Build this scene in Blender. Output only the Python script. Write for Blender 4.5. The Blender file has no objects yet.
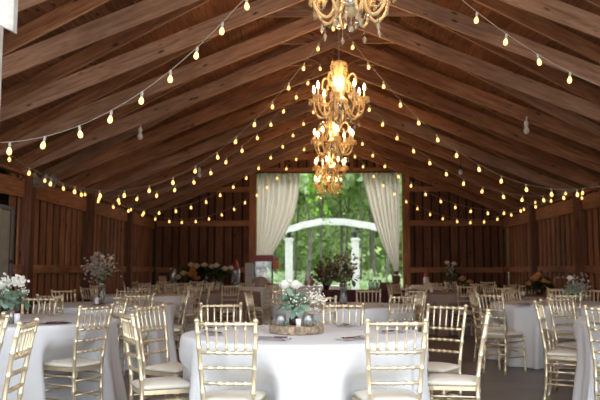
import bpy, bmesh, math, random
from mathutils import Vector, Matrix, noise
R = random.Random(7)
PI = math.pi
rad = math.radians
F = 732.0
CH = 1.2
COL = bpy.context.scene.collection
sc = bpy.context.scene

# ------------------------------------------------------------------ helpers
def link(o, parent=None):
    COL.objects.link(o)
    if parent is not None: o.parent = parent
    return o

def obj(name, bm, mat, parent=None, smooth=False, uv=False):
    me = bpy.data.meshes.new(name)
    bm.to_mesh(me); bm.free()
    for m in (mat if isinstance(mat, (list, tuple)) else [mat]): me.materials.append(m)
    if smooth:
        for p in me.polygons: p.use_smooth = True
    return link(bpy.data.objects.new(name, me), parent)

def thing(name, label, cat, loc=(0, 0, 0), rz=0, group=None):
    o = bpy.data.objects.new(name, None); o.empty_display_size = .1
    link(o); o.location = loc; o.rotation_euler = (0, 0, rz)
    o['label'] = label; o['category'] = cat
    if group: o['group'] = group
    return o

def tag(o, label, cat, group=None, kind=None):
    o['label'] = label; o['category'] = cat
    if group: o['group'] = group
    if kind: o['kind'] = kind
    return o

def structure(o, label=None):
    o['kind'] = 'structure'
    if label: o['label'] = label
    return o

def dup_tree(o, parent=None):
    c = o.copy(); COL.objects.link(c)
    if parent is not None: c.parent = parent
    for ch in list(o.children): dup_tree(ch, c)
    return c

def PX(px, Y): return (px - 317.0) / F * Y
def XP(px, Y, Z):
    p, q = rad(5.46), math.atan(17 / F); k = (px - 300) / F
    # x_cam = X cos q + Y sin q ; depth = (-X sin q + Y cos q) cos p + (Z - CH) sin p
    return (k * (Y * math.cos(q) * math.cos(p) + (Z - CH) * math.sin(p)) - Y * math.sin(q)) / (math.cos(q) + k * math.sin(q) * math.cos(p))
def ZY(py, Y):
    a = math.atan((200 - py) / F) + rad(5.46)
    return CH + math.tan(a) * Y

def box(bm, c, s, M=None):
    r = bmesh.ops.create_cube(bm, size=1)
    T = Matrix.Translation(c) @ Matrix.Diagonal((s[0], s[1], s[2], 1))
    bmesh.ops.transform(bm, matrix=(M @ T if M else T), verts=r['verts'])
    return r['verts']

def beam(bm, p0, p1, w, h, up=Vector((0, 0, 1)), edge=0):
    """box from p0 to p1, section w (sideways) x h (along 'up'), with uv in metres along the grain"""
    p0 = Vector(p0); p1 = Vector(p1); d = (p1 - p0); L = d.length; d.normalize()
    s = d.cross(up).normalized(); u = s.cross(d).normalized()
    uvl = bm.loops.layers.uv.verify()
    ou, ov = R.uniform(0, 50), R.uniform(0, 50)
    vs = []
    for t in (0, 1):
        for a, b in ((-1, -1), (1, -1), (1, 1), (-1, 1)):
            vs.append(bm.verts.new(p0 + d * L * t + s * a * w / 2 + u * b * h / 2))
    per = [0, w, w + h, 2 * w + h, 2 * w + 2 * h]
    for i in range(4):
        j = (i + 1) % 4
        f = bm.faces.new((vs[i], vs[j], vs[4 + j], vs[4 + i]))
        if edge and i in (0, 2): f.material_index = 1  # bottom and top faces take the painted lit-edge slot
        for lp, (uu, vv) in zip(f.loops, ((0, per[i]), (0, per[i + 1]), (L, per[i + 1]), (L, per[i]))):
            lp[uvl].uv = (uu + ou, vv + ov)
    for idx in ((3, 2, 1, 0), (4, 5, 6, 7)):
        f = bm.faces.new([vs[i] for i in idx])
        for lp, (uu, vv) in zip(f.loops, ((0, 0), (w, 0), (w, h), (0, h))):
            lp[uvl].uv = (uu * .2 + ou, vv + ov)

def tube(bm, pts, radii, n=8, closed_ends=True, flat=1.0):
    pts = [Vector(p) for p in pts]
    if not hasattr(radii, '__len__'): radii = [radii] * len(pts)
    rings = []; prev = None
    for i, p in enumerate(pts):
        a = pts[max(i - 1, 0)]; b = pts[min(i + 1, len(pts) - 1)]
        t = (b - a)
        if t.length < 1e-9: t = Vector((0, 0, 1))
        t.normalize()
        if prev is None:
            ref = Vector((0, 0, 1)) if abs(t.z) < .9 else Vector((1, 0, 0))
            x = t.cross(ref).normalized()
        else:
            x = (prev - t * prev.dot(t))
            x = x.normalized() if x.length > 1e-6 else t.orthogonal().normalized()
        prev = x; y = t.cross(x)
        rings.append([bm.verts.new(p + (x * math.cos(2 * PI * k / n) + y * flat * math.sin(2 * PI * k / n)) * radii[i]) for k in range(n)])
    for i in range(len(rings) - 1):
        for k in range(n):
            bm.faces.new((rings[i][k], rings[i][(k + 1) % n], rings[i + 1][(k + 1) % n], rings[i + 1][k]))
    if closed_ends:
        bm.faces.new(rings[0][::-1]); bm.faces.new(rings[-1])

def lathe(bm, prof, n=16, c=(0, 0, 0)):
    rings = []
    for r, z in prof:
        if r < 1e-5: rings.append([bm.verts.new((c[0], c[1], c[2] + z))])
        else: rings.append([bm.verts.new((c[0] + r * math.cos(2 * PI * k / n), c[1] + r * math.sin(2 * PI * k / n), c[2] + z)) for k in range(n)])
    for a, b in zip(rings, rings[1:]):
        for k in range(n):
            k2 = (k + 1) % n
            if len(a) == 1 and len(b) == 1: continue
            if len(a) == 1: bm.faces.new((a[0], b[k2], b[k]))
            elif len(b) == 1: bm.faces.new((a[k], a[k2], b[0]))
            else: bm.faces.new((a[k], a[k2], b[k2], b[k]))

def ball(bm, c, r, sub=1, sx=1, sy=1, sz=1, M=None):
    T = Matrix.Translation(c)
    if M is not None: T = T @ M
    bmesh.ops.create_icosphere(bm, subdivisions=sub, radius=r, matrix=T @ Matrix.Diagonal((sx, sy, sz, 1)))

def bez(p0, p1, p2, p3, n):
    out = []
    for i in range(n + 1):
        t = i / n; s = 1 - t
        out.append(Vector(p0) * s ** 3 + Vector(p1) * 3 * s * s * t + Vector(p2) * 3 * s * t * t + Vector(p3) * t ** 3)
    return out

def smooth_path(pts, n=6):
    pts = [Vector(p) for p in pts]; out = []
    P = [pts[0] * 2 - pts[1]] + pts + [pts[-1] * 2 - pts[-2]]
    for i in range(1, len(P) - 2):
        for k in range(n):
            t = k / n
            out.append(.5 * ((2 * P[i]) + (-P[i - 1] + P[i + 1]) * t + (2 * P[i - 1] - 5 * P[i] + 4 * P[i + 1] - P[i + 2]) * t * t + (-P[i - 1] + 3 * P[i] - 3 * P[i + 1] + P[i + 2]) * t ** 3))
    out.append(pts[-1]); return out

def knobby(path, r, knobs, kr=1.35, step=.012):
    """resample a path, return points + radii with bamboo rings at the given fractions"""
    L = [0]
    for a, b in zip(path, path[1:]): L.append(L[-1] + (b - a).length)
    T = L[-1]
    def at(s):
        s = min(max(s, 0), T)
        for i in range(len(L) - 1):
            if s <= L[i + 1] + 1e-9:
                t = (s - L[i]) / max(L[i + 1] - L[i], 1e-9); return path[i].lerp(path[i + 1], t)
        return path[-1]
    ss = {0.0: r, T: r}
    m = max(3, int(T / .08))
    for i in range(m + 1): ss[T * i / m] = r
    for k in knobs:
        s = k * T
        for q in [x for x in ss if abs(x - s) < step * 1.2 and 0 < x < T]: del ss[q]
        ss[s - step] = r; ss[s - step * .45] = r * kr; ss[s + step * .45] = r * kr; ss[s + step] = r
    ks = sorted(k for k in ss if -1e-6 <= k <= T + 1e-6)
    return [at(k) for k in ks], [ss[k] for k in ks]

# ------------------------------------------------------------------ materials
def mat(name, col, rough=.6, metal=0, spec=.5, trans=0, emit=None, es=0, nvar=0, nscale=8, sheen=0):
    m = bpy.data.materials.new(name); m.use_nodes = True
    nt = m.node_tree; b = nt.nodes['Principled BSDF']
    b.inputs['Base Color'].default_value = (*col, 1); b.inputs['Roughness'].default_value = rough
    b.inputs['Metallic'].default_value = metal; b.inputs['Specular IOR Level'].default_value = spec
    if trans: b.inputs['Transmission Weight'].default_value = trans
    if emit: b.inputs['Emission Color'].default_value = (*emit, 1); b.inputs['Emission Strength'].default_value = es
    if nvar:
        tc = nt.nodes.new('ShaderNodeTexCoord'); nz = nt.nodes.new('ShaderNodeTexNoise'); nz.inputs['Scale'].default_value = nscale
        nz.inputs['Detail'].default_value = 5
        cr = nt.nodes.new('ShaderNodeValToRGB')
        cr.color_ramp.elements[0].position = .3; cr.color_ramp.elements[1].position = .7
        cr.color_ramp.elements[0].color = (*[c * (1 - nvar) for c in col], 1)
        cr.color_ramp.elements[1].color = (*[min(1, c * (1 + nvar)) for c in col], 1)
        nt.links.new(tc.outputs['Object'], nz.inputs['Vector']); nt.links.new(nz.outputs['Fac'], cr.inputs['Fac'])
        nt.links.new(cr.outputs['Color'], b.inputs['Base Color'])
    return m

def wood(name, c_dark, c_mid, c_light, rough=.75, knots=True, along=1.0, across=14.0, spec=.25):
    m = bpy.data.materials.new(name); m.use_nodes = True
    nt = m.node_tree; N = nt.nodes; Lk = nt.links.new; b = N['Principled BSDF']
    b.inputs['Roughness'].default_value = rough; b.inputs['Specular IOR Level'].default_value = spec
    uv = N.new('ShaderNodeTexCoord'); mp = N.new('ShaderNodeMapping'); mp.inputs['Scale'].default_value = (along, across, 1)
    Lk(uv.outputs['UV'], mp.inputs['Vector'])
    n1 = N.new('ShaderNodeTexNoise'); n1.inputs['Scale'].default_value = 2.2; n1.inputs['Detail'].default_value = 8; n1.inputs['Roughness'].default_value = .65
    n1.inputs['Distortion'].default_value = .6
    Lk(mp.outputs['Vector'], n1.inputs['Vector'])
    cr = N.new('ShaderNodeValToRGB'); e = cr.color_ramp.elements
    e[0].position = .28; e[0].color = (*c_dark, 1); e[1].position = .72; e[1].color = (*c_light, 1)
    k = e.new(.5); k.color = (*c_mid, 1)
    Lk(n1.outputs['Fac'], cr.inputs['Fac'])
    # broad stains, per board
    n2 = N.new('ShaderNodeTexNoise'); n2.inputs['Scale'].default_value = .55; n2.inputs['Detail'].default_value = 3
    Lk(uv.outputs['UV'], n2.inputs['Vector'])
    mr = N.new('ShaderNodeMapRange'); mr.inputs[1].default_value = .3; mr.inputs[2].default_value = .7; mr.inputs[3].default_value = .62; mr.inputs[4].default_value = 1.3
    Lk(n2.outputs['Fac'], mr.inputs[0])
    mx = N.new('ShaderNodeMixRGB'); mx.blend_type = 'MULTIPLY'; mx.inputs[0].default_value = 1
    Lk(cr.outputs['Color'], mx.inputs[1]); Lk(mr.outputs[0], mx.inputs[2])
    last = mx.outputs[0]
    if knots:
        mp2 = N.new('ShaderNodeMapping'); mp2.inputs['Scale'].default_value = (2.6, 7.0, 1); Lk(uv.outputs['UV'], mp2.inputs['Vector'])
        vo = N.new('ShaderNodeTexVoronoi'); vo.inputs['Scale'].default_value = 1.0; Lk(mp2.outputs['Vector'], vo.inputs['Vector'])
        r2 = N.new('ShaderNodeMapRange'); r2.inputs[1].default_value = .06; r2.inputs[2].default_value = .15; r2.inputs[3].default_value = .22; r2.inputs[4].default_value = 1
        Lk(vo.outputs['Distance'], r2.inputs[0])
        m2 = N.new('ShaderNodeMixRGB'); m2.blend_type = 'MULTIPLY'; m2.inputs[0].default_value = 1
        Lk(last, m2.inputs[1]); Lk(r2.outputs[0], m2.inputs[2]); last = m2.outputs[0]
    Lk(last, b.inputs['Base Color'])
    bp = N.new('ShaderNodeBump'); bp.inputs['Strength'].default_value = .25; bp.inputs['Distance'].default_value = .01
    Lk(n1.outputs['Fac'], bp.inputs['Height']); Lk(bp.outputs[0], b.inputs['Normal'])
    return m

def leafmat(name, c1, c2, tr=.35, rough=.6):
    m = bpy.data.materials.new(name); m.use_nodes = True
    nt = m.node_tree; N = nt.nodes; Lk = nt.links.new; N.remove(N['Principled BSDF'])
    out = N['Material Output']
    g = N.new('ShaderNodeNewGeometry'); oi = N.new('ShaderNodeObjectInfo')
    cr = N.new('ShaderNodeValToRGB'); cr.color_ramp.elements[0].color = (*c1, 1); cr.color_ramp.elements[1].color = (*c2, 1)
    ri = N.new('ShaderNodeTexNoise'); ri.inputs['Scale'].default_value = 3.0
    Lk(g.outputs['Position'], ri.inputs['Vector'])
    ad = N.new('ShaderNodeMath'); ad.operation = 'MULTIPLY_ADD'; ad.inputs[1].default_value = .5; Lk(g.outputs['Random Per Island'], ad.inputs[0])
    m3 = N.new('ShaderNodeMath'); m3.operation = 'MULTIPLY'; m3.inputs[1].default_value = .5
    Lk(ri.outputs['Fac'], m3.inputs[0]); Lk(m3.outputs[0], ad.inputs[2])
    Lk(ad.outputs[0], cr.inputs['Fac'])
    d = N.new('ShaderNodeBsdfDiffuse'); t = N.new('ShaderNodeBsdfTranslucent'); mx = N.new('ShaderNodeMixShader'); mx.inputs[0].default_value = tr
    Lk(cr.outputs[0], d.inputs[0]); Lk(cr.outputs[0], t.inputs[0]); Lk(d.outputs[0], mx.inputs[1]); Lk(t.outputs[0], mx.inputs[2]); Lk(mx.outputs[0], out.inputs['Surface'])
    return m

def cloth(name, col, tr=.15):
    m = bpy.data.materials.new(name); m.use_nodes = True
    nt = m.node_tree; N = nt.nodes; Lk = nt.links.new; b = N['Principled BSDF']; out = N['Material Output']
    b.inputs['Base Color'].default_value = (*col, 1); b.inputs['Roughness'].default_value = .85; b.inputs['Specular IOR Level'].default_value = .2
    tc = N.new('ShaderNodeTexCoord'); nz = N.new('ShaderNodeTexNoise'); nz.inputs['Scale'].default_value = 5; nz.inputs['Detail'].default_value = 4
    Lk(tc.outputs['Object'], nz.inputs['Vector'])
    bp = N.new('ShaderNodeBump'); bp.inputs['Strength'].default_value = .18; bp.inputs['Distance'].default_value = .05
    Lk(nz.outputs['Fac'], bp.inputs['Height']); Lk(bp.outputs[0], b.inputs['Normal'])
    t = N.new('ShaderNodeBsdfTranslucent'); t.inputs[0].default_value = (*col, 1)
    mx = N.new('ShaderNodeMixShader'); mx.inputs[0].default_value = tr
    Lk(b.outputs[0], mx.inputs[1]); Lk(t.outputs[0], mx.inputs[2]); Lk(mx.outputs[0], out.inputs['Surface'])
    return m

M_beam = wood('rafter wood', (.13, .047, .021), (.275, .117, .057), (.40, .195, .105), along=1.1, across=11)
M_beamg = wood('daylight grey rafter wood', (.17, .083, .05), (.31, .168, .107), (.43, .26, .18), along=1.1, across=11)  # greyer copy of the rafter wood, front daylight put into the colour
M_edge = wood('pale lit lumber edge', (.30, .16, .09), (.46, .27, .165), (.58, .37, .24), knots=False)  # paler wood stands in for light caught along the narrow beam faces
M_deck = wood('roof deck wood', (.11, .042, .02), (.21, .088, .043), (.31, .145, .075))
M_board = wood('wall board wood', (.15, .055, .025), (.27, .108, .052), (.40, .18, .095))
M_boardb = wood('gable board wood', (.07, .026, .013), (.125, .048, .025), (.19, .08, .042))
M_dark = wood('dark backing wood', (.008, .004, .003), (.014, .006, .004), (.022, .01, .006), knots=False)
M_girt = wood('girt wood', (.16, .062, .028), (.29, .122, .058), (.42, .20, .10))
M_post = wood('post wood', (.07, .026, .013), (.13, .05, .026), (.20, .085, .045))
M_white = mat('white painted wood', (.72, .71, .69), .6, nvar=.1, nscale=6)
M_wgray = mat('chipped white paint', (.40, .37, .34), .7, nvar=.3, nscale=9)
M_gold = mat('champagne gold paint', (.82, .69, .48), .34, metal=.68, nvar=.12, nscale=14)
M_cush = mat('ivory cushion fabric', (.76, .70, .60), .8, spec=.2, nvar=.04, nscale=5)
M_cloth = cloth('white table linen', (.86, .86, .87))
M_taupe = cloth('dusty taupe table linen', (.40, .30, .26))
M_plum = cloth('plum table linen', (.10, .04, .055))
M_curt = cloth('sheer ivory curtain fabric', (.77, .74, .70), .32)
M_silver = mat('silver metal', (.62, .62, .60), .25, metal=1)
M_steel = mat('brushed steel', (.45, .45, .45), .35, metal=.9)
M_cord = mat('pale string light cord', (.30, .25, .20), .6)
M_bulb = mat('warm lit bulb glass', (.9, .6, .3), .3, emit=(1, .52, .16), es=2.8)
M_socket = mat('grey bulb socket', (.40, .37, .34), .5)
M_flame = mat('lit candle bulb', (1, .8, .5), .3, emit=(1, .66, .30), es=26)
M_crys = cloth('warm cut crystal', (1, .84, .52), .45)
_b = M_crys.node_tree.nodes['Principled BSDF']; _b.inputs['Roughness'].default_value = .12; _b.inputs['Specular IOR Level'].default_value = .9; _b.inputs['Transmission Weight'].default_value = .25
M_crysc = mat('clear crystal', (.97, .84, .64), .08, spec=1, trans=.7)
M_glass = mat('clear glass', (.92, .95, .94), .04, trans=.92)
M_flood = mat('unlit white lamp', (.62, .58, .56), .5)
M_blk = mat('black metal', (.02, .02, .022), .5)
M_red = mat('red popcorn machine paint', (.25, .012, .015), .4)
M_orange = mat('orange red panel', (.62, .13, .05), .5)
M_leafG = leafmat('eucalyptus leaf', (.17, .28, .20), (.40, .54, .42), .15)
M_leafD = leafmat('dark green leaf', (.025, .05, .02), (.09, .14, .05), .2)
M_dry = leafmat('dried brown flower', (.07, .04, .025), (.26, .20, .12), .2)
M_baby = mat('tiny white blossom', (.75, .72, .62), .8)
M_dust = mat('dusty pale blossom', (.36, .29, .24), .9, nvar=.2)
M_rose = mat('white rose petal', (.88, .86, .78), .7)
M_roseP = mat('blush rose petal', (.72, .55, .36), .7)
M_roseO = mat('orange flower petal', (.50, .20, .06), .7)
M_stem = mat('green stem', (.07, .12, .04), .7)
M_bark = mat('rough bark', (.30, .22, .15), .9, nvar=.6, nscale=45)
M_slice = mat('cut wood face', (.50, .37, .24), .7, nvar=.2, nscale=20)
M_brown = mat('brown glass', (.06, .03, .02), .15)
M_mirr = mat('mercury glass', (.33, .33, .32), .3, metal=.7, nvar=.25, nscale=60)
M_nap = mat('white napkin', (.82, .80, .82), .9)
M_napm = mat('mauve napkin', (.23, .13, .15), .9, nvar=.1)
M_cut = mat('cutlery metal', (.30, .27, .26), .3, metal=.9)
M_mar = mat('maroon cutlery handle', (.10, .02, .02), .4)
M_conc = None

def concrete():
    m = bpy.data.materials.new('polished concrete'); m.use_nodes = True
    nt = m.node_tree; N = nt.nodes; Lk = nt.links.new; b = N['Principled BSDF']
    tc = N.new('ShaderNodeTexCoord'); nz = N.new('ShaderNodeTexNoise'); nz.inputs['Scale'].default_value = 1.3; nz.inputs['Detail'].default_value = 7
    Lk(tc.outputs['Object'], nz.inputs['Vector'])
    cr = N.new('ShaderNodeValToRGB'); e = cr.color_ramp.elements; e[0].position = .3; e[1].position = .75
    e[0].color = (.15, .14, .135, 1); e[1].color = (.26, .245, .235, 1)
    Lk(nz.outputs['Fac'], cr.inputs[0]); Lk(cr.outputs[0], b.inputs['Base Color'])
    b.inputs['Roughness'].default_value = .38; b.inputs['Specular IOR Level'].default_value = .5
    return m
M_conc = concrete()

# ------------------------------------------------------------------ the barn
XC = .31; HW = 4.75; XL = XC - HW; XR = XC + HW; Y0 = 3.0; YB = 20.0
EAVE = 2.68; PITCH = .53; RIDGE = EAVE + .12 + HW * PITCH
def roofz(x): return RIDGE - abs(x - XC) * PITCH

bm = bmesh.new(); box(bm, (XC, (Y0 + YB + .1) / 2, -.1), (HW * 2 + .3, YB + .1 - Y0, .2))
structure(obj('floor', bm, M_conc), 'grey polished concrete barn floor')

# side walls: boards proud of a dark backing, plate, girt and posts as parts
def side_wall(name, X, sgn, posts, slit, door=None):
    # sgn = +1 : room lies towards +X of this wall
    bm = bmesh.new()
    y = Y0; k = 0
    while y < YB:
        w = .175 + R.uniform(-.015, .015); y1 = min(y + w + .13, YB)
        skip = door and door[0] < (y + y1) / 2 < door[1]
        hs = slit and slit[0] < y < slit[0] + .31
        if not skip:
            beam(bm, (X + sgn * .0, y + w / 2, 0), (X + sgn * .0, y + w / 2, EAVE + .05), w, .03, up=Vector((1, 0, 0)))
        y = y1; k += 1
    main = structure(obj(name, bm, M_board), 'vertical brown board wall of the barn')
    bm = bmesh.new()
    xb = X - sgn * .15
    def back(y0, y1, z0=0, z1=EAVE + .05):
        beam(bm, (xb, (y0 + y1) / 2, z0), (xb, (y0 + y1) / 2, z1), y1 - y0, .025, up=Vector((1, 0, 0)))
    segs = [(Y0, YB)]
    if slit:
        a = slit[0] + .0; b = a + slit[1]
        segs = [(Y0, a), (b, YB)]
        if slit[2] > 0: back(a, b, 0, slit[2])
        if slit[3] < EAVE: back(a, b, slit[3], EAVE + .05)
    for s in segs:
        if door and s[0] < door[0] < s[1]:
            back(s[0], door[0]); back(door[1], s[1]); back(door[0], door[1], door[2])
        else: back(*s)
    obj('wall_backing', bm, M_dark, main)
    ys = [p for p in posts]
    edges = [Y0] + ys + [YB]
    for i in range(len(edges) - 1):
        a, b = edges[i] + (.1 if i else 0), edges[i + 1] - .1
        dz = -.07 if (sgn > 0 and i <= 2) else 0
        bm = bmesh.new(); beam(bm, (X + sgn * .04, a, 2.455 + dz), (X + sgn * .04, b, 2.455 + dz * .3), .05, .27)
        obj('top_plate', bm, M_girt, main)
        if not (door and a - .2 < (door[0] + door[1]) / 2 < b):
            bm = bmesh.new(); beam(bm, (X + sgn * .04, a, 1.215), (X + sgn * .04, b, 1.215), .05, .135)
            obj('girt', bm, M_girt, main)
        else:
            bm = bmesh.new(); beam(bm, (X + sgn * .04, door[1] + .06, 1.215), (X + sgn * .04, b, 1.215), .05, .135)
            obj('girt', bm, M_girt, main)
            bm = bmesh.new(); beam(bm, (X + sgn * .04, a, 1.215), (X + sgn * .04, door[0] - .06, 1.215), .05, .135)
            obj('girt', bm, M_girt, main)
    for yp in ys:
        bm = bmesh.new(); beam(bm, (X + sgn * .08, yp, 0), (X + sgn * .08, yp, 2.68), .17, .17, up=Vector((0, 1, 0)))
        obj('post', bm, M_post, main)
    # thin upper plate under the rafters
    bm = bmesh.new(); beam(bm, (X + sgn * .03, Y0, EAVE - .02), (X + sgn * .03, YB, EAVE - .02), .12, .05)
    obj('wall_cap', bm, M_girt, main)
    return main

side_wall('wall_left', XL - .06, 1, [4.9, 8.0, 11.05, 14.05, 17.1], (12.95, .035, 1.35, 2.3), (9.9, 10.68, 2.12))
side_wall('wall_right', XR + .03, -1, [5.0, 8.0, 11.0, 14.05, 17.0], (18.0, .03, .65, 1.05))

# back wall with the wide opening
OX0, OX1, OZ = PX(257, YB), PX(401.5, YB), ZY(173.5, YB)
def board_strip(bm, x0, x1, zb, yy, th=.035, gap=.045, ztop=None):
    x = x0
    while x < x1 - .02:
        w = min(.24 + R.uniform(-.05, .04), x1 - x)
        xc = x + w / 2; zt = roofz(xc) + .02 if ztop is None else ztop
        yo = R.choice((0, 0, .015))
        beam(bm, (xc, yy + yo, zb), (xc, yy + yo, zt), w - gap, th, up=Vector((0, 1, 0)))
        x += w
bm = bmesh.new()
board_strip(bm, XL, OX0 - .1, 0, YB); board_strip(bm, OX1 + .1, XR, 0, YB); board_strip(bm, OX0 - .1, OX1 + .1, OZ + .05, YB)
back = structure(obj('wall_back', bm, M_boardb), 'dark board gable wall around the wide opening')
bm = bmesh.new()
uvl = bm.loops.layers.uv.verify()
for (a, b, z0) in ((XL - .1, OX0 - .1, 0), (OX0 - .1, XC, OZ + .05), (XC, OX1 + .1, OZ + .05), (OX1 + .1, XR + .1, 0)):
    for y in (YB + .09, YB + .12):
        vs = [bm.verts.new((a, y, z0)), bm.verts.new((b, y, z0)), bm.verts.new((b, y, roofz(b) + .03)), bm.verts.new((a, y, roofz(a) + .03))]
        bm.faces.new(vs)
obj('wall_backing', bm, M_dark, back)
def bpart(name, p0, p1, w, h, m=M_girt, up=Vector((0, 0, 1))):
    bm = bmesh.new(); beam(bm, p0, p1, w, h, up=up); return obj(name, bm, m, back)
yy = YB - .05
for x0, x1 in ((XL + .05, OX0 - .2), (OX1 + .2, XR - .05)):
    bpart('girt', (x0, yy, 1.2), (x1, yy, 1.2), .05, .14)
    bpart('girt', (x0, yy, 2.47), (x1, yy, 2.47), .05, .15)
xa = XC - (RIDGE - 3.42) / PITCH + .25; xb = XC + (RIDGE - 3.42) / PITCH - .25
bpart('girt', (xa, yy, 3.4), (OX0 - .2, yy, 3.4), .05, .14); bpart('girt', (OX1 + .2, yy, 3.4), (xb, yy, 3.4), .05, .14)
bpart('girt', (XC - 1.35, yy, 4.3), (XC + 1.35, yy, 4.3), .05, .16)
bpart('opening_header', (OX0 - .12, yy, OZ + .07), (OX1 + .12, yy, OZ + .07), .10, .15)
bpart('opening_jamb', (OX0 - .11, yy, 0), (OX0 - .11, yy, min(OZ + .3, 4.2)), .12, .2, up=Vector((1, 0, 0)))
bpart('opening_jamb', (OX1 + .11, yy, 0), (OX1 + .11, yy, min(OZ + .3, 4.2)), .12, .2, up=Vector((1, 0, 0)))
for px in (282, 312, 352, 378):
    bpart('stud', (PX(px, YB), YB - .035, OZ + .14), (PX(px, YB), YB - .035, min(4.55, roofz(PX(px, YB)) - .1)), .04, .09, M_board, up=Vector((1, 0, 0)))

# roof deck of planks running lengthwise, both slopes
bm = bmesh.new()
for s in (-1, 1):
    n = 22
    for i in range(n):
        d0 = (HW + .45) * i / n; d1 = (HW + .45) * (i + 1) / n
        xm = XC + s * (d0 + d1) / 2; zm = RIDGE + .12 - (d0 + d1) / 2 * PITCH
        nrm = Vector((s * PITCH, 0, 1)).normalized()
        w = math.hypot(d1 - d0, (d1 - d0) * PITCH) - .006
        yb = 2.7
        while yb < YB + .5:
            ye = min(yb + R.uniform(2.6, 4.4), YB + .5)
            beam(bm, (xm, yb, zm), (xm, ye, zm), w, .03, up=nrm); yb = ye + .004
structure(obj('ceiling', bm, M_deck), 'brown plank underside of the barn roof')
bm = bmesh.new()
for s in (-1, 1):
    vs = [bm.verts.new((XC, 2.7, RIDGE + .16)), bm.verts.new((XC + s * (HW + .5), 2.7, RIDGE + .16 - (HW + .5) * PITCH)),
          bm.verts.new((XC + s * (HW + .5), YB + .5, RIDGE + .16 - (HW + .5) * PITCH)), bm.verts.new((XC, YB + .5, RIDGE + .16))]
    bm.faces.new(vs)
structure(obj('roof_covering', bm, M_dark), 'roof covering above the planks')

# scissor trusses
CP = 4.55; CS = .405
TY = [8.4 + 1.2 * k for k in range(-4, 10)]
def rafter_mesh(bm, s, y, drop, p, wdt, dep):
    pass
for i, y in enumerate(TY):
    t = bpy.data.objects.new('roof_truss', None); link(t); t.location = (XC, y, EAVE)
    structure(t, 'scissor roof truss of sawn lumber spanning the barn')
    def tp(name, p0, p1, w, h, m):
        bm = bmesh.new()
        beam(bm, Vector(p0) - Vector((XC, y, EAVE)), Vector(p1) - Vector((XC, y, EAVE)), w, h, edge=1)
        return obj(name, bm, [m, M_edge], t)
    up = .105
    for s in (-1, 1):
        m = R.choice((M_beam, M_beam, M_beamg)) if i > 5 else M_beamg  # near chords all get the grey that imitates daylight from the front
        jz = R.uniform(-.02, .02)
        # bottom chord, from eave through the centre to the opposite top chord
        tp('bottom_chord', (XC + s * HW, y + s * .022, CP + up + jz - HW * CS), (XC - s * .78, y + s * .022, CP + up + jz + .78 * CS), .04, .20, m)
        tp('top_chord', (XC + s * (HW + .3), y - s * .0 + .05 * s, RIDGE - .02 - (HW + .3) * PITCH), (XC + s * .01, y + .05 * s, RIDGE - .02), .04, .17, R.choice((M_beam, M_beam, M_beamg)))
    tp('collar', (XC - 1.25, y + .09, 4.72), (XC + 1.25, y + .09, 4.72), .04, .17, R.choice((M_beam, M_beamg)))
# end rafter and ridge
t = bpy.data.objects.new('roof_truss', None); link(t); t.location = (XC, 19.88, EAVE); structure(t, 'pair of rafters against the gable wall')
for s in (-1, 1):
    bm = bmesh.new(); beam(bm, (s * (HW + .1), 0, EAVE * 0 + (RIDGE - .06 - (HW + .1) * PITCH) - EAVE), (0, .0, RIDGE - .06 - EAVE), .05, .2)
    obj('top_chord', bm, M_beam, t)
bm = bmesh.new(); beam(bm, (XC, 2.8, RIDGE + .02), (XC, YB, RIDGE + .02), .04, .14)
structure(obj('trim_1', bm, M_beam), 'ridge board')

# door in the left wall
dr = bpy.data.objects.new('door_1', None); link(dr); dr.location = (XL - .07, 10.29, 0); structure(dr, 'pale grey green door in the left wall')
bm = bmesh.new(); box(bm, (0, 0, 1.04), (.04, .68, 2.04)); 
for z in (.5, 1.15, 1.75): box(bm, (.024, 0, z), (.012, .5, .42))
obj('door_panel', bm, mat('pale sage door paint', (.30, .30, .26), .6, nvar=.12), dr)
bm = bmesh.new(); box(bm, (.01, -.36, 1.06), (.07, .05, 2.12)); box(bm, (.01, .36, 1.06), (.07, .05, 2.12)); box(bm, (.01, 0, 2.1), (.07, .76, .05))
obj('door_frame', bm, mat('blue grey door frame paint', (.14, .16, .19), .6), dr)
bm = bmesh.new(); ball(bm, (.07, .27, 1.42 - .1), .03, 2); obj('door_knob', bm, M_blk, dr, True)

# white post at the open front end, close to the camera
xr = XP(3.0, 3.08, 2.2)
p = thing('entrance_post', 'white painted post with a wider board at its top, cut off by the left edge', 'post', (xr - .11, 3.0, -.01))
bm = bmesh.new(); box(bm, (0, 0, 1.8), (.22, .16, 3.6)); obj('post_shaft', bm, M_wgray, p)
bm = bmesh.new()
zb = ZY(30.5, 2.9); xe = XP(15, 2.9, zb) - (xr - .11)
vs = [(-.3, zb + .17), (xe - .07, zb + .035), (xe, zb), (xe, zb + .8), (-.3, zb + .8)]
f = [bm.verts.new((x, -.12, z + .01)) for x, z in vs]; b2 = [bm.verts.new((x, -.082, z + .01)) for x, z in vs]
bm.faces.new(f); bm.faces.new(b2[::-1])
for i in range(5): bm.faces.new((f[i], b2[i], b2[(i + 1) % 5], f[(i + 1) % 5]))
bmesh.ops.recalc_face_normals(bm, faces=bm.faces)
obj('bracket_board', bm, M_wgray, p)

# ------------------------------------------------------------------ outside
bm = bmesh.new()
s = 90; 
vs = [bm.verts.new(v) for v in ((-s, -60, -.12), (s, -60, -.12), (s, 120, -.12), (-s, 120, -.12))]; bm.faces.new(vs)
grass = mat('grass and gravel', (.16, .22, .08), .9, nvar=.35, nscale=.6)
structure(obj('ground', bm, grass), 'grassy ground outside the barn')
bm = bmesh.new(); box(bm, (0, -8, -.06), (30, 21.9, .1))
structure(obj('gravel_yard', bm, mat('pale gravel', (.55, .53, .49), .95, nvar=.2, nscale=3)), 'pale gravel yard before the open end of the barn')

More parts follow.
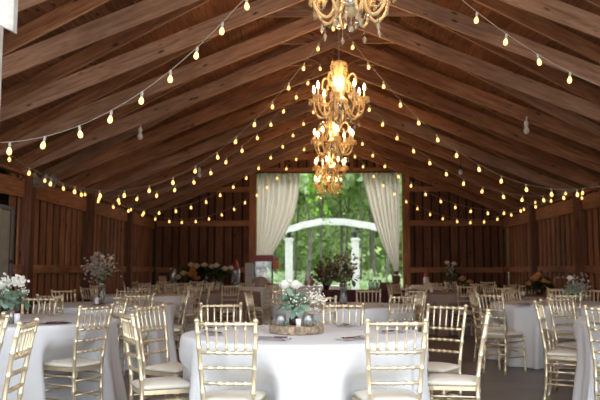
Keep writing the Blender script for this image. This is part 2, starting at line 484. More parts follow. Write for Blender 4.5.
def smooth_(t): return t * t * (3 - 2 * t)
def leaf_cloud(bm, cpts, n, size, flat=.6, seed=0):
    rr = random.Random(seed)
    for _ in range(n):
        c, r = rr.choice(cpts)
        d = Vector((rr.gauss(0, 1), rr.gauss(0, 1), rr.gauss(0, 1))).normalized() * (rr.random() ** .45)
        p = Vector(c) + Vector((d.x * r[0], d.y * r[1], d.z * r[2]))
        a = Vector((rr.gauss(0, 1), rr.gauss(0, 1), rr.gauss(0, 1))).normalized(); b = a.orthogonal().normalized()
        b = Matrix.Rotation(rr.uniform(0, 6.28), 3, a) @ b
        s_ = size * rr.uniform(.6, 1.3)
        bm.faces.new([bm.verts.new(p + a * s_), bm.verts.new(p + b * s_ * flat), bm.verts.new(p - a * s_), bm.verts.new(p - b * s_ * flat)])

M_tree = [leafmat('woodland leaf mid', (.24, .34, .12), (.62, .76, .38), .5),
          leafmat('woodland leaf light', (.36, .48, .24), (.76, .88, .58), .5),
          leafmat('woodland leaf deep', (.18, .26, .10), (.48, .60, .28), .4)]
M_trunk = mat('tree trunk bark', (.13, .115, .09), .9, nvar=.4, nscale=5)
def tree(x, y, h, crown_z, rx, m, seed, label, n=1500, lean=0, tr=.07):
    rr = random.Random(seed)
    t = thing('woodland_tree', label, 'tree', (x, y, -.12), 0, 'woodland trees seen through the opening')
    bm = bmesh.new()
    pts = smooth_path([(0, 0, 0), (lean * .3, 0, h * .3), (lean * .6 + .1, .1, h * .6), (lean, 0, h)], 4)
    tube(bm, pts, [tr * (1 - .7 * i / (len(pts) - 1)) for i in range(len(pts))], 7)
    for k in range(5):
        z = h * rr.uniform(.35, .8); a = rr.uniform(0, 6.28); q = lean * z / h
        tube(bm, [(q, 0, z), (q + math.cos(a) * .8, math.sin(a) * .8, z + .6), (q + math.cos(a) * 1.7, math.sin(a) * 1.7, z + 1.1)], [tr * .4, tr * .25, tr * .1], 5)
    obj('trunk', bm, M_trunk, t, True)
    bm = bmesh.new(); cp = []
    for k in range(12):
        a = rr.uniform(0, 6.28); d = rr.uniform(0, rx * .75)
        cp.append(((lean + math.cos(a) * d, math.sin(a) * d, rr.uniform(crown_z, h)), (rx * .5, rx * .5, rx * .34)))
    leaf_cloud(bm, cp, n, .17, .6, seed)
    obj('crown', bm, m, t)
spec = [(-3.6, 30, 9, 2.6, 2.4, 0, 'left-hand woodland tree behind the left curtain', 0),
        (-1.0, 33, 10, 4.5, 2.6, 2, 'woodland tree with a bare trunk right of the left pergola post', .3),
        (1.2, 31, 9, 4.2, 2.6, 0, 'woodland tree behind the middle of the white pergola', .2),
        (2.6, 35, 11, 4.6, 2.8, 2, 'dark woodland tree just right of the right pergola post', -.2),
        (4.0, 30, 9, 2.4, 2.4, 1, 'light green woodland tree behind the right curtain', .2),
        (6.4, 33, 10, 1.6, 2.8, 0, 'woodland tree at the right edge of the opening', 0),
        (-6.2, 34, 10, 1.6, 2.8, 2, 'woodland tree hidden mostly by the left gable wall', 0),
        (-2.3, 40, 12, 2.4, 3.6, 0, 'tall far woodland tree at the left of the opening', 0),
        (2.0, 41, 12, 2.4, 3.8, 2, 'tall far woodland tree in the middle distance', 0),
        (6.5, 42, 12, 2, 3.8, 1, 'tall far woodland tree at the right', 0),
        (-.4, 29, 8, 4.4, 1.9, 1, 'bright green tree whose leaves hang above the pergola arch', .6),
        (2.7, 28.5, 8, 4.3, 2.0, 1, 'pale leafy tree right above the pergola arch', .2)]
for k, (x, y, h, cz, rx, mi, lb, ln) in enumerate(spec):
    tree(x, y, h, cz, rx, M_tree[mi], 100 + k, lb, 3200, ln)
for k, (x, y, ln, tr) in enumerate(((-.55, 29.5, .25, .05), (.35, 31, -.2, .06), (.95, 32.5, .15, .07), (1.7, 29.5, .1, .045), (2.45, 31, -.1, .09), (3.3, 33, .2, .08))):
    t = thing('bare_trunk', ['thin leaning tree trunk right of the left pergola post', 'thin bare tree trunk left of the middle of the opening', 'bare tree trunk in the middle of the opening', 'slender sapling trunk left of the right pergola post', 'thick dark tree trunk right of the right pergola post', 'bare tree trunk beside the right curtain'][k], 'tree trunk', (x, y, -.12))
    bm = bmesh.new(); pts = smooth_path([(0, 0, 0), (ln, 0, 2.4), (ln * .6, 0, 5), (ln * 2, 0, 8)], 4); tube(bm, pts, [tr * (1 - .4 * i / len(pts)) for i in range(len(pts))], 7); obj('trunk', bm, M_trunk, t, True)
bm = bmesh.new(); rr = random.Random(5)
cp = [((rr.uniform(-22, 24), rr.uniform(43, 49), rr.uniform(0, 13)), (2.2, 1.6, 1.6)) for _ in range(260)]
leaf_cloud(bm, cp, 26000, .42, .6, 11)
tag(obj('distant_woodland', bm, M_tree[0]), 'dense green woodland foliage filling the background beyond the opening', 'woodland', kind='stuff')
bm = bmesh.new()
cp = [((rr.uniform(-7, 10), rr.uniform(27, 37), rr.uniform(0, .7)), (1.0, .9, .55)) for _ in range(75)]
leaf_cloud(bm, cp, 14000, .13, .6, 12)
tag(obj('undergrowth', bm, M_tree[1]), 'bright green undergrowth beyond the pergola', 'undergrowth', kind='stuff')

# wooded bank behind everything
bm = bmesh.new(); gx, gy = 40, 14; g = []
for i in range(gx + 1):
    g.append([bm.verts.new((-45 + 90 * i / gx, 50 + j * 2.2, -.2 + 17 * smooth_((j) / gy) + 1.5 * math.sin(i * 1.3 + j) * (j > 0))) for j in range(gy + 1)])
for i in range(gx):
    for j in range(gy): bm.faces.new((g[i][j], g[i + 1][j], g[i + 1][j + 1], g[i][j + 1]))
structure(obj('wooded_bank', bm, mat('leafy bank', (.17, .27, .10), .9, nvar=.45, nscale=1.2), None, True), 'green wooded bank rising behind the trees')

# pergola arch
pg = thing('pergola', 'white wooden pergola with an arched top beyond the opening', 'pergola', (PX(322, 25), 25, -.12))
ox = PX(322, 25)
for px in (289.0, 355.0):
    bm = bmesh.new(); x = PX(px, 25) - ox; h = ZY(238, 25)
    box(bm, (x, 0, h / 2 + .06), (.25, .25, h + .12)); box(bm, (x, 0, .12), (.32, .32, .24)); box(bm, (x, 0, h + .06), (.31, .31, .07))
    obj('post', bm, M_white, pg)
bm = bmesh.new()
ap = [(270, 236), (285, 231), (303, 225), (322, 221.5), (345, 222), (370, 226), (395, 233)]
for dy in (-.25, .25):
    for w in range(len(ap) - 1):
        a = (PX(ap[w][0], 25) - ox, dy, ZY(ap[w][1], 25) + .12); b = (PX(ap[w + 1][0], 25) - ox, dy, ZY(ap[w + 1][1], 25) + .12)
        beam(bm, a, b, .06, .19)
obj('arch_beam', bm, M_white, pg)
for px in (289.0, 355.0):
    bm = bmesh.new(); x = PX(px, 25) - ox; z = ZY(235.5, 25) + .12
    box(bm, (x, 0, z + .0), (.13, .13, .2)); lathe(bm, [(0.1, .1), (.12, .1), (.0, .22)], 8, (x, 0, z))
    obj('lantern', bm, M_blk, pg)
# hanging vine
v = thing('hanging_vine', 'bright green leafy vine hanging down into the middle of the opening', 'vine', (PX(320, 23), 23, ZY(185, 23)))
bm = bmesh.new(); rr = random.Random(4); cps = []
zt = 1.6
for k in range(7):
    x = rr.uniform(-.35, .35); L = rr.uniform(1.5, 3.0)
    pts = smooth_path([(x * .6, rr.uniform(-.2, .2), zt), (x, 0, zt - L * .5), (x * 1.1, rr.uniform(-.1, .1), zt - L)], 5)
    tube(bm, pts, .012, 5); cps += [((q.x, q.y, q.z), (.16, .16, .18)) for q in pts]
obj('vine_stem', bm, M_stem, v)
bm = bmesh.new(); leaf_cloud(bm, cps, 700, .07, .6, 3); obj('vine_leaves', bm, leafmat('vine leaf', (.12, .28, .03), (.32, .55, .10), .5), v)

# ------------------------------------------------------------------ curtains
def curtain(label, edges, y):
    """edges: list of (z, xouter, xinner) top to bottom"""
    bm = bmesh.new(); nu = 60; rows = []
    zs = [e[0] for e in edges]
    for j in range(41):
        t = j / 40; z = zs[0] + (zs[-1] - zs[0]) * t
        for a in range(len(edges) - 1):
            if edges[a][0] >= z >= edges[a + 1][0] - 1e-6: break
        q = (edges[a][0] - z) / max(edges[a][0] - edges[a + 1][0], 1e-6)
        xo = edges[a][1] + (edges[a + 1][1] - edges[a][1]) * q; xi = edges[a][2] + (edges[a + 1][2] - edges[a][2]) * q
        w = abs(xi - xo); row = []
        for i in range(nu + 1):
            u = i / nu
            amp = .035 + .02 * min(1, w / 1.2)
            yy = amp * math.sin(u * 2 * PI * 8 + 1.2 * math.sin(u * 5) + .6 * t) + .02 * math.sin(u * 23 + t * 3)
            row.append(bm.verts.new((xo + (xi - xo) * u, y + yy, z - .05 * u * (1 - u) * t)))
        rows.append(row)
    for j in range(40):
        for i in range(nu): bm.faces.new((rows[j][i], rows[j][i + 1], rows[j + 1][i + 1], rows[j + 1][i]))
    bmesh.ops.solidify(bm, geom=bm.faces[:], thickness=.004)
    return bm
YC = 19.78
def E(l): return [(ZY(y, YC), PX(a, YC), PX(b, YC)) for y, a, b in l]
L_ = E([(173, 257, 300), (185, 257, 299.5), (200, 257, 297.5), (215, 257, 294), (230, 257, 287.5), (243, 257, 279.5), (256, 256.5, 271), (268, 256, 266)])
R_ = E([(173, 400, 362), (190, 400, 365.5), (207, 400, 369.5), (224, 399.5, 374.5), (240, 399.2, 380), (255, 398.8, 386.5), (265, 398.4, 391.5), (273, 397.5, 393.5)])
for lab, ed, tail in (('long ivory curtain swept back at the left side of the opening', L_, 0), ('long ivory curtain tied back at the right side of the opening', R_, 1)):
    c = thing('curtain', lab, 'curtain', (0, 0, 0))
    obj('drape', curtain(lab, ed, YC), M_curt, c, True)
    z, xo, xi = ed[-1]; xm = (xo + xi) / 2
    bm = bmesh.new(); bmesh.ops.create_cone(bm, segments=14, radius1=abs(xi - xo) / 2 + .02, radius2=abs(xi - xo) / 2 + .02, depth=.10, matrix=Matrix.Translation((xm, YC, z)) @ Matrix.Diagonal((1, .6, 1, 1)))
    obj('tieback', bm, M_post, c)
    bm = bmesh.new(); pr = []
    w = abs(xi - xo) / 2
    n = 24; rings = []
    for j in range(9):
        t = j / 8; zz = z - .04 - t * (z - .1)
        rings.append([bm.verts.new((xm + (w + .1 * t) * math.cos(2 * PI * k / n) * (1 + .12 * math.sin(5 * 2 * PI * k / n)), YC + (.07 + .05 * t) * math.sin(2 * PI * k / n) * (1 + .2 * math.sin(5 * 2 * PI * k / n)), zz)) for k in range(n)])
    for a, b in zip(rings, rings[1:]):
        for k in range(n): bm.faces.new((a[k], a[(k + 1) % n], b[(k + 1) % n], b[k]))
    obj('gathered_tail', bm, M_curt, c, True)
    bm = bmesh.new()
tube_bm = bmesh.new(); tube(tube_bm, [(OX0 - .05, YC, ZY(173, YC) + .02), (OX1 + .05, YC, ZY(173, YC) + .02)], .018, 8)
rod = obj('curtain_rod', tube_bm, M_blk); tag(rod, 'dark rod along the top of the opening carrying both curtains', 'curtain rod')

# ------------------------------------------------------------------ chandeliers
def make_chandelier():
    t = thing('chandelier', '', 'chandelier')
    # origin: top (canopy); cups at -1.0
    H = -.98
    bm = bmesh.new(); lathe(bm, [(0, 0), (.075, -.005), (.085, -.03), (.06, -.06), (.02, -.075), (0, -.075)], 18); obj('canopy', bm, M_silver, t, True)
    bm = bmesh.new()
    z = -.075; k = 0
    while z > -.5:
        r = .014; pts = [(r * math.cos(a) * (1 if k % 2 else .2), r * math.cos(a) * (.2 if k % 2 else 1), z - .02 + .022 * math.sin(a)) for a in [i * PI / 5 for i in range(11)]]
        tube(bm, pts, .003, 5); z -= .036; k += 1
    obj('chain', bm, M_steel, t)
    bm = bmesh.new()
    lathe(bm, [(.0, -.49), (.035, -.50), (.10, -.53), (.105, -.55), (.06, -.56), (.065, -.60), (.05, -.68), (.075, -.74), (.06, -.82), (.045, -.9), (.07, -.97), (.11, -1.0), (.12, -1.03), (.06, -1.07), (.035, -1.12), (.055, -1.16), (.03, -1.2), (0, -1.22)], 18)
    obj('glass_column', bm, M_crys, t, True)
    bm = bmesh.new(); lathe(bm, [(0, -1.0), (.05, -1.01), (.085, -1.06), (.07, -1.12), (.025, -1.15), (0, -1.16)], 16); obj('bottom_bowl', bm, M_silver, t, True)
    # crystal curtain round the column top
    bm = bmesh.new()
    for k in range(14):
        a = 2 * PI * k / 14
        for j in range(9): ball(bm, (math.cos(a) * (.105 - .004 * j), math.sin(a) * (.105 - .004 * j), -.57 - j * .033), .0125, 1)
    obj('bead_curtain', bm, M_crys, t)
    NA = 8
    for k in range(NA):
        a = 2 * PI * k / NA + .25; ca, sa = math.cos(a), math.sin(a)
        def P(r, z): return Vector((ca * r, sa * r, z))
        path = bez(P(.05, -1.0), P(.12, -1.02), P(.14, -1.28), P(.24, -1.22), 7) + bez(P(.24, -1.22), P(.32, -1.17), P(.315, -1.08), P(.32, -1.02), 6)[1:]
        bm = bmesh.new()
        rd = [.0115 + .003 * (i % 2) for i in range(len(path))]
        tube(bm, path, rd, 7)
        arm = obj('arm', bm, M_crys, t, True)
        bm = bmesh.new(); lathe(bm, [(.012, -1.03), (.03, -1.02), (.06, -1.0), (.068, -.985), (.03, -.995), (.0, -.99)], 14, (ca * .32, sa * .32, 0))
        for q in range(10):
            b = 2 * PI * q / 10; cx, cy = ca * .32 + .062 * math.cos(b), sa * .32 + .062 * math.sin(b)
            ball(bm, (cx, cy, -1.01), .008, 1); ball(bm, (cx, cy, -1.035), .012, 1, 1, 1, 1.6)
        obj('drip_cup', bm, M_crys, arm)
        bm = bmesh.new(); lathe(bm, [(.013, -.99), (.013, -.90), (0, -.90)], 10, (ca * .32, sa * .32, 0)); obj('candle_sleeve', bm, M_rose, arm)
        bm = bmesh.new(); lathe(bm, [(0, -.90), (.014, -.885), (.019, -.862), (.013, -.835), (.005, -.812), (0, -.80)], 10, (ca * .32, sa * .32, 0)); obj('flame_bulb', bm, M_flame, arm, True)
        # long drop below each arm
        bm = bmesh.new()
        tube(bm, [(ca * .245, sa * .245, -1.22), (ca * .245, sa * .245, -1.31)], .002, 4)
        for j in range(3): ball(bm, (ca * .245, sa * .245, -1.24 - j * .024), .009, 1)
        lathe(bm, [(0, -1.30), (.012, -1.315), (.019, -1.335), (.0, -1.375)], 6, (ca * .245, sa * .245, 0))
        obj('crystal_drop', bm, M_crysc, arm)
        if k % 2 == 0:
            # upswept scroll
            a2 = a + PI / NA; c2, s2 = math.cos(a2), math.sin(a2)
            def Q(r, z): return Vector((c2 * r, s2 * r, z))
            sp = bez(Q(.05, -.98), Q(.10, -.70), Q(.22, -.62), Q(.25, -.76), 9) + bez(Q(.25, -.76), Q(.27, -.88), Q(.16, -.90), Q(.17, -.80), 7)[1:]
            bm = bmesh.new(); tube(bm, sp, [.016 - .0005 * i for i in range(len(sp))], 7); obj('scroll', bm, M_crys, t, True)
        # swag to next arm
        a3 = a + 2 * PI / NA; e = Vector((math.cos(a3) * .32, math.sin(a3) * .32, -1.03)); s0 = P(.32, -1.03)
        bm = bmesh.new()
        wire = []
        for j in range(0, 19):
            u = j / 18; p = s0.lerp(e, u); p.z -= .72 * u * (1 - u); wire.append(p)
            if 0 < j < 18: ball(bm, p, .0088, 1)
        tube(bm, wire, .002, 4)
        obj('bead_swag', bm, M_crysc, t)
        bm = bmesh.new()
        s0 = P(.10, -.58); e = P(.30, -1.0)
        wire = []
        for j in range(0, 23):
            u = j / 22; p = s0.lerp(e, u); p.z -= .20 * math.sin(u * PI); wire.append(p)
            if 0 < j < 22: ball(bm, p, .0080, 1)
        tube(bm, wire, .002, 4)
        obj('bead_strand', bm, M_crys, t)
        # inner drops
        bm = bmesh.new(); b = a + .2; rr_ = .10 + .04 * (k % 2)
        tube(bm, [(math.cos(b) * rr_, math.sin(b) * rr_, -1.04), (math.cos(b) * rr_, math.sin(b) * rr_, -1.21)], .002, 4)
        for j in range(6): ball(bm, (math.cos(b) * rr_, math.sin(b) * rr_, -1.06 - j * .024), .0085, 1)
        lathe(bm, [(0, -1.20), (.013, -1.215), (.020, -1.235), (0, -1.28)], 6, (math.cos(b) * rr_, math.sin(b) * rr_, 0))
        obj('crystal_drop', bm, M_crysc, t)
    bm = bmesh.new(); 
    tube(bm, [(0, 0, -1.2), (0, 0, -1.30)], .003, 5)
    for j in range(2): ball(bm, (0, 0, -1.23 - j * .03), .012, 1)
    ball(bm, (0, 0, -1.31), .028, 2); obj('finial', bm, M_crysc, t, True)
    return t
cha0 = make_chandelier()
CY = [5.8, 9.05, 12.0, 15.2, 18.2]
clab = ['largest and nearest crystal chandelier, cut off by the top edge of the photo', 'second crystal chandelier from the top, with its candle bulbs in full view',
        'third crystal chandelier down the row', 'fourth crystal chandelier, just above the opening', 'lowest and farthest crystal chandelier, hanging before the green opening']
for k, y in enumerate(CY):
    c = cha0 if k == 0 else dup_tree(cha0)
    ztop = 4.46 if k == 0 else 4.33
    c.location = (XC - .03, y, ztop); c.rotation_euler.z = .35 * k
    c['label'] = clab[k]; c['group'] = 'crystal chandeliers down the ridge'
    # a short hanging block between truss and canopy
    ld = bpy.data.lights.new('chandelier_light', 'POINT'); ld.energy = 75; ld.color = (1, .60, .30); ld.shadow_soft_size = .2
    lo = bpy.data.objects.new('chandelier_light', ld); link(lo); lo.location = (XC - .03, y, ztop - .80)

# ------------------------------------------------------------------ string lights
socket_me = bmesh.new(); lathe(socket_me, [(0, .0), (.010, 0), (.012, -.026), (.009, -.042), (0, -.042)], 8)
sm = bpy.data.meshes.new('socket'); socket_me.to_mesh(sm); socket_me.free(); sm.materials.append(M_socket)
bb = bmesh.new(); lathe(bb, [(0, -.04), (.009, -.044), (.017, -.06), (.0205, -.076), (.015, -.094), (0, -.102)], 10)
bme = bpy.data.meshes.new('bulb'); bb.to_mesh(bme); bb.free(); bme.materials.append(M_bulb)
for p_ in bme.polygons: p_.use_smooth = True
slab = ['string of warm bulbs nearest the camera, its bulbs high in the top corners', 'second string of warm bulbs from the front, hanging from ridge past the second chandelier',
        'third string of warm bulbs from the front', 'fourth string of warm bulbs, in front of the gable wall', 'farthest string of warm bulbs, hanging across the top of the opening', 'string of warm bulbs in the extreme top left corner, nearest of all']
# each side: distance, ridge x, curvature, offset of the lowest point, its height, first bulb offset, bulb spacing
STR = [((5.45, .31, .311, 2.76, 2.09, .10, .272), (6.15, .31, .194, 3.23, 2.43, .19, .314)),
       ((9.4, .26, .265, 2.94, 2.15, .05, .328), (9.4, .26, .265, 2.94, 2.15, .04, .328)),
       ((10.9, .18, .225, 3.13, 2.24, .12, .292), (11.1, .18, .225, 3.13, 2.24, .06, .306)),
       ((13.6, .14, .214, 3.21, 2.25, .03, .297), (13.8, .14, .214, 3.21, 2.25, .12, .307)),
       ((15.8, .22, .225, 3.15, 2.22, .12, .292), (16.0, .22, .225, 3.15, 2.22, .05, .300)),
       ((3.9, .31, .24, 2.9, 2.46, .16, .31), (3.9, .31, .24, 2.9, 2.46, .16, .31))]
for k, sides in enumerate(STR):
    t = thing('string_light', slab[k], 'string lights', (0, 0, 0), 0, 'strings of bulbs across the barn')
    ym = (sides[0][0] + sides[1][0]) / 2; xm = sides[0][1]; pts = []
    for side, (y, x0, a, m, hm, fo, sp) in zip((-1, 1), sides):
        seq = []
        for i in range(61):
            off = (HW - .06 - side * (x0 - XC)) * i / 60
            seq.append(Vector((x0 + side * off, ym + (y - ym) * min(1, off / .9), min(hm + .075 + a * (off - m) ** 2, CP - off * CS + .02 if off > 3.6 else 9))))
        pts.append((seq, fo, sp))
    bm = bmesh.new(); tube(bm, pts[0][0][::-1] + pts[1][0][1:], .0032, 5); obj('cord', bm, M_cord, t)
    for seq, fo, sp in pts:
        acc = 0; s_ = fo * 1.8
        for a, b in zip(seq, seq[1:]):
            L = (b - a).length
            while acc + L >= s_:
                q = a.lerp(b, (s_ - acc) / L)
                o1 = bpy.data.objects.new('bulb_socket', sm); link(o1, t); o1.location = q
                o1.rotation_euler = (R.uniform(-.12, .12), R.uniform(-.2, .2), 0)
                o2 = bpy.data.objects.new('bulb', bme); link(o2, o1)
                s_ += sp
            acc += L

# unlit lamps on the rafters
fl = [(137, 131, 9.7, 'small unlit white lamp hanging from the left rafters, the nearer one'), (528, 128, 9.6, 'small unlit white lamp hanging from the right rafters, the nearer one'),
      (198, 176, 14.4, 'small unlit lamp hanging from the left rafters near the gable'), (461, 174, 14.4, 'dark topped lamp on the right rafters near the gable')]
for px, py, y, lb in fl:
    best = min(TY, key=lambda q: abs((CP - abs(PX(px, q) - XC) * CS) - ZY(py, q) - .12))
    y = best - .03; x = PX(px, y); z = CP - abs(x - XC) * CS - .11
    t = thing('hanging_lamp', lb, 'lamp', (x, y, z), 0, 'small unlit lamps on the rafters')
    zc = .11
    bm = bmesh.new(); tube(bm, [(0, 0, .05), (.01, 0, max(zc + .05, .1))], .012, 6); lathe(bm, [(0, .09), (.03, .08), (.035, .03), (.02, 0), (0, 0)], 10)
    obj('lamp_holder', bm, M_flood if py < 150 or px < 300 else M_blk, t)
    bm = bmesh.new(); lathe(bm, [(.018, .02), (.03, -.01), (.045, -.05), (.035, -.09), (0, -.11)], 12); obj('lamp_bulb', bm, M_flood, t, True)

# ------------------------------------------------------------------ chairs
def make_chair():
    t = thing('banquet_chair', '', 'chair')
    # local: seat towards +Y, back posts at y~0
    def bl(s): return smooth_path([(s * .147, .035, 0), (s * .142, .062, .22), (s * .143, .065, .46), (s * .152, .045, .62), (s * .162, .018, .78), (s * .168, -.012, .915)], 5)
    for s in (-1, 1):
        p, r = knobby(bl(s), .0135, [.06, .16, .28, .40, .55, .70, .83, .93], 1.25)
        bm = bmesh.new(); tube(bm, p, r, 9); ball(bm, p[-1] + Vector((0, 0, .002)), .0175, 2, 1, 1, .8); obj('leg', bm, M_gold, t, True)
        p, r = knobby([Vector((s * .178, .405, 0)), Vector((s * .176, .395, .22)), Vector((s * .175, .39, .43))], .0135, [.08, .25, .45, .68, .9], 1.25)
        bm = bmesh.new(); tube(bm, p, r, 9); obj('leg', bm, M_gold, t, True)
    def postx(z): 
        pl = bl(1)
        for a, b in zip(pl, pl[1:]):
            if a.z <= z <= b.z: return a.lerp(b, (z - a.z) / (b.z - a.z))
        return pl[-1]
    # top rail, lower rails, spindles
    bm = bmesh.new()
    def rail(z, r, kn, bow=-.012):
        q = postx(z); n = 8
        pts = [Vector((-q.x + 2 * q.x * i / n, q.y + bow * (1 - (2 * i / n - 1) ** 2), z)) for i in range(n + 1)]
        p, rr_ = knobby(pts, r, kn, 1.45, .009); tube(bm, p, rr_, 8); return q
    kn5 = [(k + 1) / 6 for k in range(5)]
    rail(.897, .0115, kn5); rail(.735, .0100, kn5); rail(.648, .0095, kn5); rail(.560, .0095, kn5)
    qa, qb = postx(.897), postx(.735)
    for k in range(5):
        u = (k + 1) / 6 * 2 - 1; bow = -.012 * (1 - u * u)
        p, r = knobby([Vector((u * qb.x, qb.y + bow, .735)), Vector((u * qa.x, qa.y + bow, .897))], .0068, [.18, .82], 1.4, .007); tube(bm, p, r, 7)
    obj('backrest', bm, M_gold, t, True)
    # seat frame
    def slab(z0, z1, grow, crown=0, nz=1):
        bm = bmesh.new(); base = []
        cor = [(-.148, .055), (.148, .055), (.185, .40), (-.185, .40)]
        pts = []
        for i in range(4):
            a = Vector(cor[i - 1]); b = Vector(cor[i]); c = Vector(cor[(i + 1) % 4])
            cr_ = .05
            for k in range(4):
                u = k / 3; p0 = b + (a - b).normalized() * cr_; p1 = b + (c - b).normalized() * cr_
                pts.append(p0 * (1 - u) ** 2 + b * 2 * u * (1 - u) + p1 * u * u)
        cen = Vector((0, .225))
        prof = [(grow - .012, z0), (grow, z0 + (z1 - z0) * .3), (grow, z0 + (z1 - z0) * .65), (grow - .015, z1 - .004)] if nz else [(grow, z0), (grow, z1)]
        rings = []
        for g, z in prof: rings.append([bm.verts.new((*(p + (p - cen).normalized() * g), z)) for p in pts])
        if crown:
            rings.append([bm.verts.new((*(cen + (p - cen) * .6), z1 + crown * .8)) for p in pts])
        n = len(pts)
        for a, b in zip(rings, rings[1:]):
            for k in range(n): bm.faces.new((a[k], a[(k + 1) % n], b[(k + 1) % n], b[k]))
        bm.faces.new(rings[0][::-1])
        if crown:
            c = bm.verts.new((cen.x, cen.y, z1 + crown))
            for k in range(n): bm.faces.new((rings[-1][k], rings[-1][(k + 1) % n], c))
        else: bm.faces.new(rings[-1])
        return bm
    obj('seat_frame', slab(.41, .437, -.004, 0, 0), M_gold, t)
    obj('cushion', slab(.438, .472, .006, .012), M_cush, t, True)
    # stretchers
    def st(a, b, kn, r=.0085):
        p, rr_ = knobby([Vector(a), Vector(b)], r, kn, 1.35, .008); tube(bm, p, rr_, 7)
    for s in (-1, 1):
        bm = bmesh.new()
        st((s * .142, .062, .30), (s * .1755, .392, .30), [.33, .66]); st((s * .143, .06, .19), (s * .176, .396, .19), [.33, .66])
        st((s * .143, .064, .37), (s * .175, .391, .37), [.5], .007)
        obj('side_stretcher', bm, M_gold, t, True)
    bm = bmesh.new()
    st((-.175, .391, .34), (.175, .391, .34), [.25, .5, .75]); st((-.176, .395, .24), (.176, .395, .24), [.25, .5, .75])
    obj('front_stretcher', bm, M_gold, t, True)
    bm = bmesh.new(); st((-.142, .063, .34), (.142, .063, .34), [.33, .66]); st((-.142, .061, .23), (.142, .061, .23), [.33, .66]); obj('rear_stretcher', bm, M_gold, t, True)
    return t
chair0 = make_chair(); used = [False]; CHAIRS = []
def place_chair(x, y, th, label, group):
    c = chair0 if not used[0] else dup_tree(chair0)
    used[0] = True
    c.location = (x, y, 0); c.rotation_euler = (0, 0, rad(th - 90)); c['label'] = label; c['group'] = group
    CHAIRS.append((x, y, rad(th)))
    return c

# ------------------------------------------------------------------ tables
def smooth01(t): t = min(max(t, 0), 1); return t * t * (3 - 2 * t)
def round_cloth(cx, cy, Rr, seats, m, seed=0, nphi=160):
    rr = random.Random(seed); bm = bmesh.new()
    ph0 = rr.uniform(0, 6); nf = 15
    prof = [(0, .765), (.3, .765), (.6, .765), (.85, .765), (.96, .7645), (.99, .762), (1.003, .752), (1.008, .73), (1.01, .66), (1.012, .60), (1.013, .57), (1.014, .54), (1.015, .50), (1.017, .46), (1.02, .40), (1.04, .3), (1.06, .18), (1.08, .06), (1.09, .012)]
    rings = []
    for (f, z) in prof:
        if f == 0: rings.append([bm.verts.new((cx, cy, z))]); continue
        ring = []
        for k in range(nphi):
            a = 2 * PI * k / nphi
            drop = max(0, (.76 - z) / .76) if f > .98 else 0
            fold = drop ** .8 * (.038 * math.sin(nf * a + ph0 + .9 * math.sin(3 * a)) + .018 * math.sin(2.3 * nf * a + 1 + ph0))
            r = Rr * f + fold
            p = Vector((cx + r * math.cos(a), cy + r * math.sin(a)))
            if f > .98 and z < .70:
                for (sx, sy, th) in seats:
                    fx, fy = math.cos(th), math.sin(th)
                    dx, dy = p.x - sx, p.y - sy
                    v = dx * fx + dy * fy; u = -dx * fy + dy * fx
                    if v > -.1 and v < .44 and abs(u) < .29:
                        wt = smooth01((.29 - abs(u)) / .10) * smooth01((.64 - z) / .17)
                        p += Vector((fx, fy)) * (.44 - v) * wt
            ring.append(bm.verts.new((p.x, p.y, z)))
        rings.append(ring)
    for k in range(nphi): bm.faces.new((rings[0][0], rings[1][k], rings[1][(k + 1) % nphi]))
    for a, b in zip(rings[1:], rings[2:]):
        for k in range(nphi): bm.faces.new((a[k], b[k], b[(k + 1) % nphi], a[(k + 1) % nphi]))
    return bm

def round_table(cx, cy, Rr, desc, chairs, m=M_cloth, cname='white', seed=1, settings=None):
    """chairs: list of (x,y,theta,label-desc)"""
    t = thing('round_table', 'round table under its cloth, ' + desc, 'table', (cx, cy, 0), 0, 'round banquet tables')
    bm = bmesh.new(); lathe(bm, [(0, .72), (Rr - .03, .72), (Rr - .02, .74), (Rr - .03, .757), (0, .757)], 48); obj('tabletop', bm, M_slice, t)
    for k in range(4):
        a = k * PI / 2 + PI / 4; bm = bmesh.new(); r0 = .42
        tube(bm, [(r0 * math.cos(a), r0 * math.sin(a), 0), (r0 * math.cos(a), r0 * math.sin(a), .72)], .015, 8); obj('leg', bm, M_steel, t)
    for (x, y, th, d) in chairs:
        place_chair(x, y, th, d, 'gold chairs around the round tables')
    seats = [(x, y, rad(th)) for x, y, th, d in chairs]
    tag(obj('tablecloth', round_cloth(cx, cy, Rr, seats, m, seed), m, None, True), '%s cloth on the %s' % (cname, desc), 'tablecloth', 'round tablecloths')

DIR = ['right', 'far right', 'far', 'far left', 'left', 'near left', 'near', 'near right']
def auto(cx, cy, r, off, desc, keep=None, jitter=.05, n=8):
    out = []; rr = random.Random(int(cx * 100 + cy * 10))
    for k in range(n):
        a = rad(off) + 2 * PI * k / n
        d = DIR[int(round((math.degrees(a) % 360) / 45)) % 8]
        if keep is not None and k not in keep: continue
        x = cx + (r + rr.uniform(-jitter, jitter)) * math.cos(a); y = cy + (r + rr.uniform(-jitter, jitter)) * math.sin(a)
        out.append((x, y, math.degrees(a) + 180 + rr.uniform(-7, 7), 'gold chair on the %s side of the %s' % (d, desc)))
    return out

G = 'gold spindle back chair '
